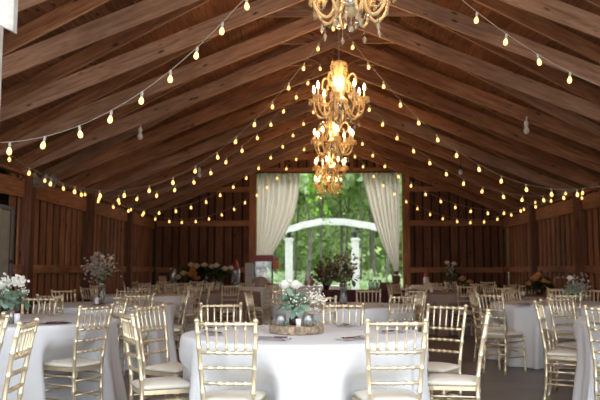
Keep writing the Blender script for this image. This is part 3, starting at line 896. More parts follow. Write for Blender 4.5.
# main table
T1 = (-.095, 5.16, .84)
round_table(*T1, 'nearest centre table with the log slice', [
    (PX(227, 4.16), 4.16, 86, G + 'seen from behind, at the near left of the log slice table'),
    (PX(395, 4.20), 4.20, 97, G + 'seen from behind, at the near right of the log slice table'),
    (PX(128, 4.78), 4.80, 27, G + 'left of the log slice table, the larger of two'),
    (PX(150, 5.75), 5.80, -26, G + 'left of the log slice table, the smaller one behind'),
    (PX(221.5, 6.2), 6.2, -80, G + 'across the log slice table, left of the flowers'),
    (PX(342.5, 6.2), 6.2, -98, G + 'across the log slice table, right of the flowers'),
    (PX(483.5, 5.05), 5.05, 167, G + 'seen edge on at the right of the log slice table'),
    (PX(444, 5.95), 5.95, 232, G + 'at the far right of the log slice table')], seed=3)
# left front tables
round_table(-2.72, 3.45, .88, 'table beyond the lower left edge', [
    (PX(27, 4.05), 4.05, 186, G + 'at the lower left corner, seen from behind'),
    (PX(3.5, 4.62), 4.62, 207, G + 'cut off by the left edge, behind the lower left corner chair')], seed=4)
round_table(-2.68, 6.45, .88, 'left table with the white hydrangeas', [
    (PX(96, 5.84), 5.84, 150, G + 'before the left hydrangea table, seen from behind'),
    (PX(120, 7.3), 7.3, 215, G + 'at the far right of the left hydrangea table'),
    (PX(39, 7.55), 7.55, -85, G + 'across the left hydrangea table')], seed=5)
round_table(-2.72, 9.45, .88, 'left table with tall dried flowers', [
    (PX(50, 8.3), 8.3, 72, G + 'at the near left of the tall dried flower vase table'),
    (PX(139.5, 8.45), 8.45, 124, G + 'at the near right of the tall dried flower vase table'),
    (PX(63.5, 10.3), 10.3, -50, G + 'beyond the tall dried flower vase, under the wall'),
    (PX(128, 10.4), 10.4, -100, G + 'at the far side of the tall dried flower vase table'),
    (PX(186, 9.8), 9.8, 200, 'gold chair turned sideways, right of the tall dried flower vase table')], seed=6)
# centre second table
round_table(.33, 9.25, .88, 'second centre table with tall dark flowers', [
    (PX(250, 9.4), 9.3, -8, G + 'turned sideways at the left of the second centre table'),
    (PX(320, 7.8), 7.95, 88, G + 'at the near side of the second centre table'),
    (PX(401.5, 8.2), 8.2, 118, G + 'at the near right of the second centre table'),
    (PX(419, 9.3), 9.3, 186, G + 'at the right of the second centre table'),
    (PX(415, 10.2), 10.25, 228, G + 'at the far right of the second centre table'),
    (PX(368, 10.4), 10.45, -95, G + 'at the far side of the second centre table'),
    (PX(283, 10.3), 10.35, -60, G + 'at the far left of the second centre table')], seed=7)
# right tables
round_table(3.12, 6.35, .88, 'nearest right hand table cut by the right edge', [
    (PX(537, 6.8), 6.85, -25, G + 'seen side on at the left of the nearest right hand table'),
    (PX(557, 7.6), 7.6, -62, G + 'at the far left of the nearest right hand table'),
    (PX(589, 6.0), 5.75, 42, G + 'cut off by the right edge, seen from behind')], seed=8)
round_table(3.2, 9.85, .88, 'second right hand table with white rose', [
    (PX(488, 8.65), 8.65, 42, G + 'at the near left of the second right hand table'),
    (PX(471, 9.7), 9.7, 4, 'gold chair almost edge on at the left of the second right hand table'),
    (PX(560, 8.7), 8.65, 84, G + 'at the near side of the second right hand table'),
    (PX(509, 10.9), 10.95, -62, G + 'at the far left of the second right hand table'),
    (PX(552, 11.3), 11.1, -88, G + 'at the far side of the second right hand table'),
    (PX(584, 10.8), 10.75, -122, G + 'at the far right of the second right hand table')], seed=9)
D = 'white left table behind the dried flowers'
round_table(-3.05, 12.9, .88, D, auto(-3.05, 12.9, 1.2, 10, D, [0, 1, 2, 3, 5, 6, 7]), seed=10)
D = 'taupe table before the popcorn machine'
round_table(-2.0, 14.75, .86, D, auto(-2.0, 14.75, 1.18, 20, D), M_taupe, 'dusty taupe', seed=11)
D = 'taupe table right of the opening'
round_table(2.55, 14.3, .88, D, auto(2.55, 14.3, 1.2, 5, D), M_taupe, 'dusty taupe', seed=12)
D = 'taupe table with orange mums'
round_table(3.85, 12.9 - .2, .80, D, [q for q in auto(3.85, 12.7, 1.12, -5, D, [1, 2, 3, 4, 5, 6]) if q[0] < 4.75], M_taupe, 'dusty taupe', seed=13)
D = 'farthest table in the right corner'
round_table(3.6, 16.6, .80, D, auto(3.6, 16.6, 1.12, 22, D, [1, 2, 3, 4, 5]), M_taupe, 'dusty taupe', seed=14)
D = 'farthest table in the left corner'
round_table(-3.4, 17.2, .78, D, auto(-3.4, 17.2, 1.08, 22, D), M_taupe, 'dusty taupe', seed=15)

def long_table(name, x0, x1, y0, y1, z, m, lab, skirt=True):
    bm = bmesh.new()
    n = 60; per = []
    W, Dp = x1 - x0, y1 - y0; cx, cy = (x0 + x1) / 2, (y0 + y1) / 2
    tot = 2 * (W + Dp); N = int(tot / .04)
    def pt(s, o=0):
        s = s % tot
        if s < W: return Vector((x0 + s, y0 - o))
        s -= W
        if s < Dp: return Vector((x1 + o, y0 + s))
        s -= Dp
        if s < W: return Vector((x1 - s, y1 + o))
        s -= W
        return Vector((x0 - o, y1 - s))
    rings = []
    for (zz, amp) in ((z, 0), (z - .02, .004), (z - .2, .015), (z - .45, .022), (.01, .03)):
        ring = []
        for k in range(N):
            o = amp * (1 + math.sin(k * .9 + .5 * math.sin(k * .23)))
            p = pt(tot * k / N, o); ring.append(bm.verts.new((p.x - cx, p.y - cy, zz)))
        rings.append(ring)
    for a, b in zip(rings, rings[1:]):
        for k in range(N): bm.faces.new((a[k], b[k], b[(k + 1) % N], a[(k + 1) % N]))
    bm.faces.new(rings[0])
    t = thing('long_table', lab[0], 'table', (cx, cy, 0)); 
    bt = bmesh.new(); box(bt, (0, 0, z - .03), (W - .02, Dp - .02, .04)); obj('tabletop', bt, M_slice, t)
    for sx in (-1, 1):
        for sy in (-1, 1):
            bt = bmesh.new(); tube(bt, [(sx * (W / 2 - .1), sy * (Dp / 2 - .08), 0), (sx * (W / 2 - .1), sy * (Dp / 2 - .08), z - .05)], .015, 8); obj('leg', bt, M_steel, t)
    o = obj('tablecloth', bm, m, None, True); o.location = (cx, cy, 0); tag(o, lab[1], 'tablecloth')
    return t
long_table('t', PX(322, 15.9), PX(440, 15.9), 15.9, 16.6, .76, M_plum, ('long buffet table under the plum cloth', 'plum cloth on the long buffet table before the opening'))
long_table('t', PX(243, 18.2), PX(282, 18.2), 18.2, 18.85, .78, M_cloth, ('table under the popcorn machine', 'white cloth on the table under the popcorn machine'))
long_table('t', PX(286, 19.2), PX(348, 19.2), 19.2, 20.2, .78, M_cloth, ('long table in the opening under a white cloth', 'bright white cloth on the long table in the opening'))
long_table('t', PX(157, 18.9), PX(242, 18.9), 18.9, 19.6, .78, M_taupe, ('buffet table along the left of the gable wall', 'taupe cloth on the buffet table left of the popcorn machine'))
long_table('t', PX(411, 18.4), PX(445, 18.4), 18.4, 19.0, .78, M_cloth, ('small service table right of the opening', 'white cloth on the small service table right of the opening'))

# ------------------------------------------------------------------ flowers
def petals(bm, c, r, rr, layers=3, tilt=None):
    c = Vector(c)
    ball(bm, c + Vector((0, 0, r * .1)), r * .5, 2, 1, 1, 1.2)
    for L in range(layers):
        n = 4 + L; rad_ = r * (.42 + .24 * L); op = .25 + .4 * L
        for k in range(n):
            a = 2 * PI * k / n + L * .7 + rr.uniform(-.15, .15); grid = []
            for i in range(4):
                v = i / 3; row = []
                for j in range(4):
                    u = (j / 3 - .5) * 1.5
                    rr2 = rad_ * (.35 + .65 * math.sin(min(1, v * 1.1) * PI / 2)) + r * .12 * L * v * v
                    z = -r * .5 + r * 1.35 * v * (1 - .18 * L) - abs(u) ** 2 * r * .15 * v
                    row.append(bm.verts.new(c + Vector((rr2 * math.cos(a + u * .9 / (1 + .15 * L)), rr2 * math.sin(a + u * .9 / (1 + .15 * L)), z))))
                grid.append(row)
            for i in range(3):
                for j in range(3): bm.faces.new((grid[i][j], grid[i][j + 1], grid[i + 1][j + 1], grid[i + 1][j]))

def leafblade(bm, base, d, L, W, rr, droop=.2):
    d = Vector(d).normalized(); s = d.cross(Vector((rr.uniform(-.4, .4), rr.uniform(-.4, .4), 1))).normalized(); n = s.cross(d)
    rows = []
    for i, (t, w) in enumerate(((0, .08), (.25, .75), (.55, 1), (.82, .68), (1, .05))):
        p = Vector(base) + d * L * t - Vector((0, 0, droop * L * t * t))
        rows.append([bm.verts.new(p - s * W * w + n * W * .15 * w), bm.verts.new(p), bm.verts.new(p + s * W * w + n * W * .15 * w)])
    for a, b in zip(rows, rows[1:]):
        bm.faces.new((a[0], a[1], b[1], b[0])); bm.faces.new((a[1], a[2], b[2], b[1]))

def bouquet(name, lab, cat, loc, vase, fh, spread, roses, leaves, baby, seed, group=None):
    """vase: ('tall'|'bottle'|'bowl', h, r, mat); roses: [(dx,dy,dz,r,mat)] ; leaves (n, L, W, mat); baby (n, r, mat, size)"""
    rr = random.Random(seed); t = thing(name, lab, cat, loc, 0, group)
    kind, h, r, vm = vase
    prof = {'tall': [(0, 0), (r * 1.0, 0), (r * .95, h * .3), (r * .75, h * .6), (r * .9, h * .9), (r * 1.1, h), (r * 1.0, h), (r * .68, h * .6), (r * .85, h * .3), (r * .8, .012), (0, .012)],
            'bottle': [(0, 0), (r, 0), (r * 1.05, h * .3), (r, h * .55), (r * .5, h * .75), (r * .45, h), (r * .38, h), (r * .38, h * .8), (0, h * .7)],
            'bowl': [(0, 0), (r * .7, 0), (r, h * .5), (r * .95, h), (r * .85, h), (r * .85, h * .5), (0, h * .2)]}[kind]
    bm = bmesh.new(); lathe(bm, prof, 20); obj('vase', bm, vm, t, True)
    top = Vector((0, 0, h))
    bm = bmesh.new()
    for (dx, dy, dz, rs, m) in roses:
        tube(bm, bez((0, 0, .02), (0, 0, h), (dx * .5, dy * .5, h + dz * .5), (dx, dy, h + dz - rs * .4), 6), .0035, 5)
    for k in range(10):
        a = rr.uniform(0, 6.28); d = rr.uniform(.3, .9) * spread
        tube(bm, bez((0, 0, .02), (0, 0, h), (math.cos(a) * d * .5, math.sin(a) * d * .5, h + fh * .4), (math.cos(a) * d, math.sin(a) * d, h + fh * rr.uniform(.3, .8)), 6), .0025, 4)
    obj('stems', bm, M_stem, t)
    for (dx, dy, dz, rs, m) in roses:
        bm = bmesh.new(); petals(bm, (dx, dy, h + dz), rs, rr); obj('flower', bm, m, t, True)
    if leaves:
        n, L, W, m = leaves; bm = bmesh.new()
        for k in range(n):
            a = rr.uniform(0, 6.28); el = rr.uniform(-.5, 1.1); q = rr.random() ** .6
            d = Vector((math.cos(a) * math.cos(el), math.sin(a) * math.cos(el), math.sin(el)))
            b = Vector((d.x * spread * q, d.y * spread * q, h + fh * .35 + d.z * fh * .5 * q))
            leafblade(bm, b, d + Vector((rr.uniform(-.7, .7), rr.uniform(-.7, .7), rr.uniform(-.6, .6))), L * rr.uniform(.7, 1.2), W * rr.uniform(.7, 1.2), rr)
        obj('leaves', bm, m, t, True)
    if baby:
        for (n, m, size, off, sp) in baby:
            bm = bmesh.new()
            for k in range(n):
                d = Vector((rr.gauss(0, .45), rr.gauss(0, .45), rr.gauss(0, .4)))
                ball(bm, Vector(off) + Vector((d.x * sp, d.y * sp, h + d.z * sp)), size * rr.uniform(.7, 1.3), 1)
            obj('filler_blossoms', bm, m, t)
    return t
TZ = .768
# log slice + centerpiece on the main table
cxs, cys = PX(296.5, 5.1), 5.12
ls = thing('log_slice', 'round log slice with rough bark edge on the nearest centre table', 'log slice', (cxs, cys, TZ))
bm = bmesh.new(); n = 56; rg = []
for (f, z) in ((.98, 0), (1.0, .008), (1.005, .03), (.99, .05), (.955, .052)):
    rg.append([bm.verts.new((.188 * f * (1 + .03 * math.sin(3 * a) + .012 * math.sin(17 * a + z * 60) + .01 * R.uniform(-1, 1)) * math.cos(a), .188 * f * (1 + .03 * math.sin(3 * a) + .012 * math.sin(17 * a)) * math.sin(a), z)) for a in [2 * PI * k / n for k in range(n)]])
for a, b in zip(rg, rg[1:]):
    for k in range(n): bm.faces.new((a[k], a[(k + 1) % n], b[(k + 1) % n], b[k]))
bm.faces.new(rg[0][::-1])
obj('bark_rim', bm, M_bark, ls)
bm = bmesh.new(); bmesh.ops.create_cone(bm, cap_ends=True, segments=40, radius1=.176, radius2=.174, depth=.006, matrix=Matrix.Translation((0, 0, .0505))); obj('cut_face', bm, M_slice, ls)
LZ = TZ + .0545
bouquet('flower_vase', 'small dark bottle of white roses and eucalyptus on the log slice', 'flowers', (PX(294, 5.1), 5.12, LZ), ('bottle', .085, .033, M_brown), .15, .085,
        [(-.065, -.02, .185, .043, M_rose), (-.03, .05, .19, .04, M_rose), (.012, -.02, .185, .043, M_rose)], (64, .07, .030, M_leafG), [(120, M_baby, .006, (.16, 0, .095), .075), (50, M_baby, .006, (-.0, -.06, .10), .12)], 21)
for px, yv, h, r, lb in ((281, 5.02, .075, .036, 'silver mercury glass votive at the left of the log slice'), (308, 5.0, .080, .038, 'silver mercury glass votive at the right of the log slice')):
    t = thing('votive_holder', lb, 'candle holder', (PX(px, yv), yv, LZ), 0, 'votives on the log slice')
    bm = bmesh.new(); lathe(bm, [(0, 0), (r * .9, 0), (r, h * .5), (r, h), (r * .92, h), (r * .9, h * .3), (0, h * .2)], 20); obj('cup', bm, M_mirr, t, True)
    bm = bmesh.new(); lathe(bm, [(0, h * .2), (r * .7, h * .2), (r * .7, h * .6), (0, h * .6)], 14); obj('candle', bm, M_rose, t)
bm = bmesh.new(); lathe(bm, [(0, 0), (.017, 0), (.018, .05), (.015, .05), (.014, .01), (0, .01)], 14)
o = obj('votive_holder', bm, M_nap, None, True); o.location = (PX(298.5, 4.98), 4.98, LZ); tag(o, 'narrow white votive between the two silver ones', 'candle holder')
for k, (px, yv) in enumerate(((287, 4.985), (315.5, 5.03))):
    bm = bmesh.new(); rr = random.Random(k)
    for i in range(6): leafblade(bm, (rr.uniform(-.02, .02), rr.uniform(-.02, .02), .006), (rr.uniform(-1, 1), rr.uniform(-.6, .3), .25), .038, .014, rr, 0)
    o = obj('eucalyptus_sprig', bm, M_leafG); o.location = (PX(px, yv), yv, LZ); tag(o, ['eucalyptus leaves lying left of the white votive', 'eucalyptus leaves lying at the right end of the log slice'][k], 'leaves')

# place settings: napkin with fork and knife
def setting(x, y, z, rot, lab, m=M_nap, dark=True):
    t = thing('napkin', lab, 'napkin', (x, y, z), rot, 'napkins with cutlery')
    bm = bmesh.new()
    nx, ny = 8, 8; g = []
    for i in range(nx + 1):
        g.append([bm.verts.new(((i / nx - .5) * .13, (j / ny - .5) * .21, .004 + .003 * math.sin(i * 1.7) * math.cos(j * 1.1))) for j in range(ny + 1)])
    for i in range(nx):
        for j in range(ny): bm.faces.new((g[i][j], g[i + 1][j], g[i + 1][j + 1], g[i][j + 1]))
    bmesh.ops.solidify(bm, geom=bm.faces[:], thickness=.004)
    obj('cloth_fold', bm, m, t, True)
    f = thing('fork', lab.replace('napkin', 'fork on the napkin', 1), 'fork', (x, y, z), rot, 'forks')
    bm = bmesh.new(); box(bm, (-.02, -.02, .014), (.010, .11, .004)); box(bm, (-.02, .05, .015), (.022, .03, .004))
    for q in (-.009, -.003, .003, .009): box(bm, (-.02 + q, .075, .017), (.003, .035, .003))
    obj('fork_body', bm, M_cut, f)
    k = thing('knife', lab.replace('napkin', 'knife on the napkin', 1), 'knife', (x, y, z), rot, 'knives')
    bm = bmesh.new(); box(bm, (.022, .045, .014), (.016, .10, .003)); obj('blade', bm, M_cut, k)
    bm = bmesh.new(); box(bm, (.022, -.045, .015), (.014, .085, .008)); obj('handle', bm, M_mar if dark else M_cut, k)
cx, cy, _ = T1
for px, yv, rot, lab in ((273, 4.62, 1.25, 'napkin in front of the log slice, left of centre'), (352, 4.64, -1.0, 'napkin right of the log slice, near the right foreground chair'), (213, 5.0, .6, 'napkin at the left of the log slice table'),
                         (391, 5.15, -1.2, 'napkin behind the right foreground chair'), (240, 5.75, .3, 'napkin at the far left of the log slice table'), (345, 5.72, -.3, 'napkin before the far right chair of the log slice table')):
    setting(PX(px, yv), yv, TZ, rot, lab)
for px, yv, rot, lab in ((57, 5.95, -.9, 'napkin on the near right of the left hydrangea table'), (30, 5.85, -.2, 'napkin on the near side of the left hydrangea table')):
    setting(PX(px, yv), yv, TZ, rot, lab, M_napm)
for px, yv, rot, lab in ((100, 8.95, -.9, 'napkin below the tall dried flower vase'), (520, 9.2, .5, 'napkin on the near side of the second right hand table'), (300, 8.75, .2, 'napkin on the near side of the second centre table'), (380, 8.8, -.2, 'napkin at the near right of the second centre table'), (592, 5.9, .3, 'napkin on the nearest right hand table')):
    setting(PX(px, yv), yv, TZ, rot, lab)

# hydrangea centrepiece left
hx = PX(8, 6.35)
bouquet('flower_vase', 'white hydrangeas with eucalyptus at the left edge', 'flowers', (hx, 6.35, TZ), ('bowl', .12, .06, M_glass), .16, .15,
        [(-.05, -.05, .17, .05, M_rose)], (80, .075, .032, M_leafG), [(90, M_rose, .012, (-.06, 0, .19), .09), (70, M_rose, .012, (.092, -.02, .215), .065), (30, M_baby, .006, (.14, -.03, .14), .05)], 31)
for px, h, lb in ((11.5, .11, 'tall clear glass votive beside the hydrangeas'), (17.5, .08, 'shorter white votive beside the hydrangeas')):
    bm = bmesh.new(); lathe(bm, [(0, 0), (.022, 0), (.024, h), (.021, h), (.019, .01), (0, .01)], 14); o = obj('votive_holder', bm, M_nap if h < .1 else M_mirr, None, True); o.location = (PX(px, 5.95), 5.95, TZ); tag(o, lb, 'candle holder')
# tall dried vase on left
bouquet('flower_vase', 'tall clear vase of dusty dried flowers with two white roses by the left wall', 'flowers', (PX(101.5, 9.45), 9.45, TZ), ('tall', .27, .045, M_glass), .30, .15,
        [(-.0, 0, .33, .035, M_roseP), (.11, 0, .31, .035, M_roseP)], (50, .05, .022, M_leafD), [(420, M_dust, .0125, (-.03, 0, .20), .19)], 32)
for px, yv, lb in ((97, 9.2, 'white pillar candle left of the tall dried flower vase'), (118, 9.3, 'white votive right of the tall dried flower vase')):
    bm = bmesh.new(); lathe(bm, [(0, 0), (.025, 0), (.025, .085), (.02, .088), (0, .085)], 14); o = obj('candle', bm, M_nap, None, True); o.location = (PX(px, yv), yv, TZ); tag(o, lb, 'candle')
# dark flowers in the centre
bouquet('flower_vase', 'tall clear vase of dark brown and green flowers on the second centre table', 'flowers', (PX(343, 9.3), 9.3, TZ), ('tall', .25, .05, M_glass), .30, .20,
        [], (70, .08, .03, M_leafD), [(260, M_dry, .016, (-.02, 0, .20), .24), (60, M_dust, .014, (.03, -.05, .22), .16)], 33)
bouquet('flower_vase', 'brown dried flower bunch in a dark vase on the plum buffet cloth', 'flowers', (PX(326, 16.1), 16.1, .765), ('bowl', .22, .08, M_brown), .22, .14,
        [], (40, .08, .035, M_dry), [(200, M_dry, .028, (-.03, 0, .12), .27)], 34)
bouquet('flower_vase', 'narrow vase with two pale roses right of the opening', 'flowers', (PX(449, 14.3), 14.3, TZ), ('tall', .27, .045, M_glass), .25, .15,
        [(-.06, 0, .30, .05, M_roseP), (.07, 0, .28, .05, M_roseP)], (70, .08, .03, M_leafD), [(40, M_dust, .014, (0, 0, .15), .15)], 35)
bouquet('flower_vase', 'low bunch of orange roses behind the pale rose vase', 'flowers', (PX(461, 14.0), 13.9, TZ), ('bowl', .12, .05, M_brown), .15, .14,
        [(-.05, -.12, .14, .07, M_roseO), (.09, -.1, .08, .065, M_roseO), (-.02, .03, .16, .05, M_roseP)], (60, .08, .03, M_leafD), None, 36)
bouquet('flower_vase', 'dark vase of orange mums before the right wall', 'flowers', (PX(536, 12.7), 12.7, TZ), ('bowl', .12, .07, M_brown), .2, .22,
        [(-.12, -.15, .16, .075, M_roseO), (-.04, -.1, .22, .07, M_roseO), (-.2, -.1, .08, .06, M_roseO), (.02, -.2, .12, .06, M_roseO), (.12, -.1, .1, .05, M_roseO)], (160, .09, .035, M_leafD), [(60, M_dry, .02, (.05, 0, .1), .25)], 37)
bouquet('flower_vase', 'white rose with grey dusty leaves at the right', 'flowers', (PX(571, 9.9), 9.9, TZ), ('bowl', .12, .06, M_glass), .15, .15,
        [(-.06, 0, .20, .045, M_rose)], (90, .05, .02, M_leafG), [(150, M_dust, .013, (.03, 0, .08), .18)], 38)
# buffet on the back left
YT = 19.15; ZB = .785
def small(name, prof, m, px, y, z, lab, cat, n=16):
    bm = bmesh.new(); lathe(bm, prof, n); o = obj(name, bm, m, None, True); o.location = (PX(px, y), y, z); tag(o, lab, cat); return o
small('drink_dispenser', [(0, 0), (.1, 0), (.1, .42), (.05, .46), (0, .46)], M_steel, 173, YT, ZB, 'tall silver urn on the left end of the buffet', 'urn')
for px, lb in ((161, 'left brown wooden crate on the buffet end'), (165, 'right brown wooden crate on the buffet end')):
    bm = bmesh.new(); box(bm, (0, 0, .13), (.09, .12, .26))
    for z in (.06, .13, .2): box(bm, (0, -.062, z), (.095, .006, .03))
    o = obj('crate', bm, M_slice); o.location = (PX(px, YT), YT, ZB); tag(o, lb, 'crate')
bouquet('flower_vase', 'large orange and white flower arrangement in the middle of the buffet', 'flowers', (PX(190, YT), YT, ZB), ('bowl', .2, .1, M_brown), .3, .35,
        [(.10, -.25, .10, .13, M_roseO), (.22, -.22, .0, .10, M_roseO), (.12, -.25, .22, .09, M_roseO), (-.12, -.25, .12, .10, M_roseP), (-.30, -.1, .02, .10, M_roseP), (.06, -.2, .34, .09, M_roseP)], (90, .13, .05, M_leafD), None, 41)
bouquet('flower_vase', 'leafy arrangement with cream roses at the right of the buffet', 'flowers', (PX(205, YT), YT + .1, ZB), ('tall', .25, .07, M_glass), .3, .3,
        [(-.2, -.2, .26, .09, M_roseP), (.0, -.2, .28, .09, M_roseP), (.2, -.2, .24, .09, M_roseP), (-.28, -.1, .14, .07, M_roseO)], (130, .14, .06, M_leafD), None, 42)
bouquet('flower_vase', 'rose arrangement between the leafy one and the red topped dispenser', 'flowers', (PX(222, YT), YT, ZB), ('tall', .2, .06, M_glass), .3, .25,
        [(-.12, -.2, .32, .09, M_roseP), (.1, -.2, .24, .09, M_roseP), (.25, -.15, .26, .08, M_roseP)], (110, .13, .05, M_leafD), None, 43)
small('bottle', [(0, 0), (.05, 0), (.05, .2), (.02, .27), (.02, .34), (0, .34)], M_glass, 213.5, YT - .1, ZB, 'clear glass bottle in the middle of the buffet', 'bottle')
t = thing('drink_dispenser', 'glass drink dispenser with a red lid on the buffet', 'dispenser', (PX(235.5, YT), YT, ZB))
bm = bmesh.new(); lathe(bm, [(0, 0), (.12, 0), (.13, .42), (.1, .48), (.09, .46), (.11, .4), (.1, .02), (0, .02)], 18); obj('jar', bm, M_glass, t, True)
bm = bmesh.new(); lathe(bm, [(0, .47), (.1, .47), (.08, .56), (.04, .66), (0, .68)], 16); obj('lid', bm, M_red, t, True)
bm = bmesh.new(); tube(bm, [(0, -.12, .08), (0, -.18, .08), (0, -.19, .04)], .015, 8); obj('tap', bm, M_steel, t)
# popcorn machine
PXm = PX(263.5, 18.45)
t = thing('popcorn_machine', 'popcorn machine with a dark red roof and glass case on the white table', 'popcorn machine', (PXm, 18.5, ZB))
w = .46; d = .36; h0 = ZY(261.5, 18.5) - ZB; h1 = ZY(256, 18.5) - ZB
bm = bmesh.new(); box(bm, (0, 0, h0 + (h1 - h0) / 2), (w + .06, d + .06, h1 - h0)); box(bm, (0, 0, h1 + .01), (w, d, .02)); obj('roof', bm, M_red, t)
bm = bmesh.new(); box(bm, (0, 0, .04), (w, d, .08)); obj('base', bm, M_red, t)
bm = bmesh.new()
for sx in (-1, 1):
    for sy in (-1, 1): box(bm, (sx * (w / 2 - .01), sy * (d / 2 - .01), (h0 + .08) / 2), (.022, .022, h0 - .08 + .02))
obj('frame', bm, M_blk, t)
bm = bmesh.new(); box(bm, (0, -d / 2 + .012, (h0 + .08) / 2), (w - .05, .004, h0 - .09)); obj('glass_pane', bm, M_glass, t)
bm = bmesh.new(); lathe(bm, [(0, 0), (.11, 0), (.12, .12), (.0, .13)], 16, (0, .02, h0 * .55)); tube(bm, [(0, .02, h0 * .55 + .1), (0, .02, h0)], .012, 6); obj('kettle', bm, M_silver, t, True)
bm = bmesh.new(); rr = random.Random(9)
for k in range(140): ball(bm, (rr.uniform(-.19, .19), rr.uniform(-.14, .14), .09 + rr.random() ** 1.5 * .14), .018, 1)
o = obj('popcorn_pile', bm, M_rose, t); 
bm = bmesh.new(); box(bm, (w / 2 + .085, -.1, h0 - .10), (.15, .012, .18)); obj('side_sign', bm, M_orange, t)
bm = bmesh.new(); box(bm, (w / 2 + .085, -.1, h0 + .055), (.15, .012, .09)); obj('side_sign', bm, mat('faded red panel', (.40, .10, .08), .5), t)
bm = bmesh.new(); box(bm, (w / 2 + .06, 0, h0 + .05), (.1, .02, .02)); obj('sign_bracket', bm, M_blk, t)
# stack beside it
for z0, lb in ((0, 'lower white box beside the popcorn machine'), (.30, 'upper white box beside the popcorn machine')):
    bm = bmesh.new(); box(bm, (0, 0, .145), (.2, .3, .29)); bmesh.ops.bevel(bm, geom=bm.edges[:], offset=.01, segments=2)
    o = obj('storage_box', bm, mat('off white box', (.50, .46, .43), .7)); o.location = (PX(249.5, 18.5), 18.55, ZB + z0 + .001); tag(o, lb, 'box', 'white boxes by the popcorn machine')
bm = bmesh.new(); ball(bm, (0, 0, .13), .17, 3, 1.15, .8, .76); o = obj('popcorn_sack', bm, mat('beige sack', (.42, .33, .28), .9, nvar=.2), None, True); o.location = (PX(258.5, 17.9), 18.33, ZB); 
tag(o, 'rounded beige sack in front of the popcorn machine', 'sack')
# jars on white table
for k, (px, h, r, m, lb) in enumerate(((306, .14, .05, mat('amber jar', (.25, .12, .08), .3), 'small amber jar on the white table in the opening'), (311.5, .2, .055, mat('red brown jar', (.35, .10, .06), .3), 'taller red brown jar on the white table in the opening'),
                                        (316.5, .1, .05, M_nap, 'white cup stack on the white table in the opening'), (326, .08, .06, M_mirr, 'low pale bowl on the white table in the opening'))):
    small('jar', [(0, 0), (r, 0), (r, h * .8), (r * .7, h * .9), (r * .75, h), (0, h)], m, px, 19.4, ZB, lb, 'jar')
# crates and glassware at the right of the opening
for k, (px, w_, h_, z0, lb) in enumerate(((389, .42, .16, 0, 'wide brown wooden crate on the plum buffet table'), (395.5, .15, .15, .162, 'small brown wooden box on top of the wide crate'))):
    bm = bmesh.new(); box(bm, (0, 0, h_ / 2), (w_, .25, h_))
    for q in range(3): box(bm, (0, -.128, h_ * (.2 + .3 * q)), (w_ + .01, .008, h_ * .2))
    o = obj('crate', bm, wood('crate wood %d' % k, (.10, .045, .025), (.17, .08, .045), (.24, .12, .07))); o.location = (PX(px, 16.2), 16.25, .765 + z0); tag(o, lb, 'crate')
for k, px in enumerate((370, 374.5, 379)):
    small('glass_jar', [(0, 0), (.045, 0), (.05, .15), (.035, .19), (.035, .22), (.03, .22), (.03, .19), (.04, .15), (.036, .01), (0, .01)], M_glass, px, 16.2, .765, ['left', 'middle', 'right'][k] + ' clear glass jar of the three beside the wide crate', 'jar')
small('serving_tray', [(0, 0), (.2, 0), (.22, .025), (.2, .03), (0, .02)], M_nap, 405, 16.3, .765, 'white round tray right of the crates', 'tray')
t = thing('squeeze_bottle', 'white bottle with a red cap on the small service table', 'bottle', (PX(425, 18.6), 18.6, ZB))
bm = bmesh.new(); lathe(bm, [(0, 0), (.07, 0), (.07, .22), (.03, .26), (0, .26)], 14); obj('body', bm, M_nap, t, True)
bm = bmesh.new(); lathe(bm, [(0, .25), (.055, .25), (.05, .33), (0, .34)], 14); obj('cap', bm, mat('red cap', (.6, .03, .02), .4), t, True)
small('serving_tray', [(0, 0), (.2, 0), (.22, .03), (.2, .035), (0, .02)], M_nap, 418, 18.6, ZB, 'white tray left of the red capped bottle', 'tray')
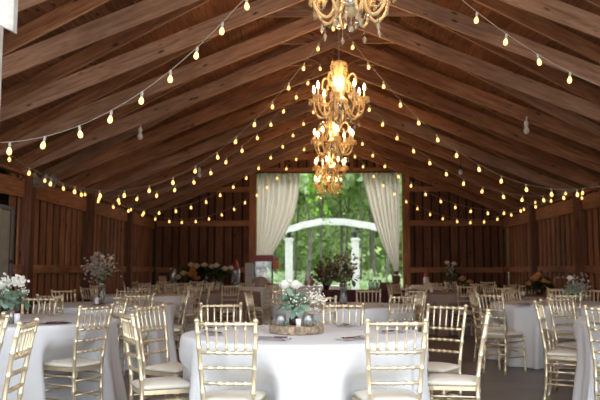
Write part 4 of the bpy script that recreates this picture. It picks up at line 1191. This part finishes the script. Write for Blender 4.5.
for k, (px, y, cx_) in enumerate(((151, 12.9, 0), (520, 12.6, 0), (516, 12.75, 0), (196, 14.1, 0), (207, 14.3, 0), (430, 14.2, 0))):
    small('votive_holder', [(0, 0), (.028, 0), (.03, .07), (.026, .07), (.024, .01), (0, .01)], M_nap if k % 2 else M_mirr, px, y, TZ,
          ['silver votive on the left table behind the dried flowers', 'white votive left of the orange mums', 'silver votive farthest left of the orange mums', 'white votive on the taupe table before the popcorn machine', 'silver votive on the taupe table before the popcorn machine', 'white votive left of the pale rose vase'][k], 'candle holder')
# crumpled sheet on the left wall cap
bm = bmesh.new(); rr = random.Random(5); g = []
for i in range(9):
    g.append([bm.verts.new(((i / 8 - .5) * .36 + rr.uniform(-.02, .02), rr.uniform(-.05, .05), .19 * j / 4 * (1 + .25 * math.sin(i * 1.9)) + rr.uniform(-.012, .012))) for j in range(5)])
for i in range(8):
    for j in range(4): bm.faces.new((g[i][j], g[i + 1][j], g[i + 1][j + 1], g[i][j + 1]))
bmesh.ops.solidify(bm, geom=bm.faces[:], thickness=.012)
o = obj('crumpled_sheet', bm, mat('weathered pale sheet', (.42, .36, .32), .9, nvar=.2)); o.location = (XL + .27, 11.0, 2.46); o.rotation_euler.z = .15
tag(o, 'crumpled pale sheet on top of the left wall plate', 'sheet')

# ------------------------------------------------------------------ camera, light
cam = bpy.data.cameras.new('camera'); co = bpy.data.objects.new('camera', cam); link(co)
cam.sensor_width = 36; cam.lens = F * 36 / 600; co.location = (0, 0, CH)
co.rotation_euler = (rad(90 + 5.46), 0, math.atan(17 / F))
cam.dof.use_dof = True; cam.dof.focus_distance = 4.9; cam.dof.aperture_fstop = 3.2
cam.clip_end = 300
sc.camera = co
w = bpy.data.worlds.new('overcast sky'); sc.world = w; w.use_nodes = True
nt = w.node_tree; bg = nt.nodes['Background']
bg.inputs[0].default_value = (.88, .94, 1.0, 1); bg.inputs[1].default_value = 3.6
sun = bpy.data.lights.new('sun', 'SUN'); sun.energy = 5; sun.angle = rad(20); sun.color = (1, .95, .85)
so = bpy.data.objects.new('sun', sun); link(so); so.rotation_euler = (rad(-38), rad(18), 0)
sc.view_settings.view_transform = 'Standard'; sc.view_settings.look = 'None'; sc.view_settings.gamma = 1; sc.view_settings.exposure = 0
sc.cycles.max_bounces = 8; sc.cycles.diffuse_bounces = 5; sc.cycles.transmission_bounces = 6; sc.cycles.sample_clamp_indirect = 6
sc.cycles.caustics_reflective = False; sc.cycles.caustics_refractive = False
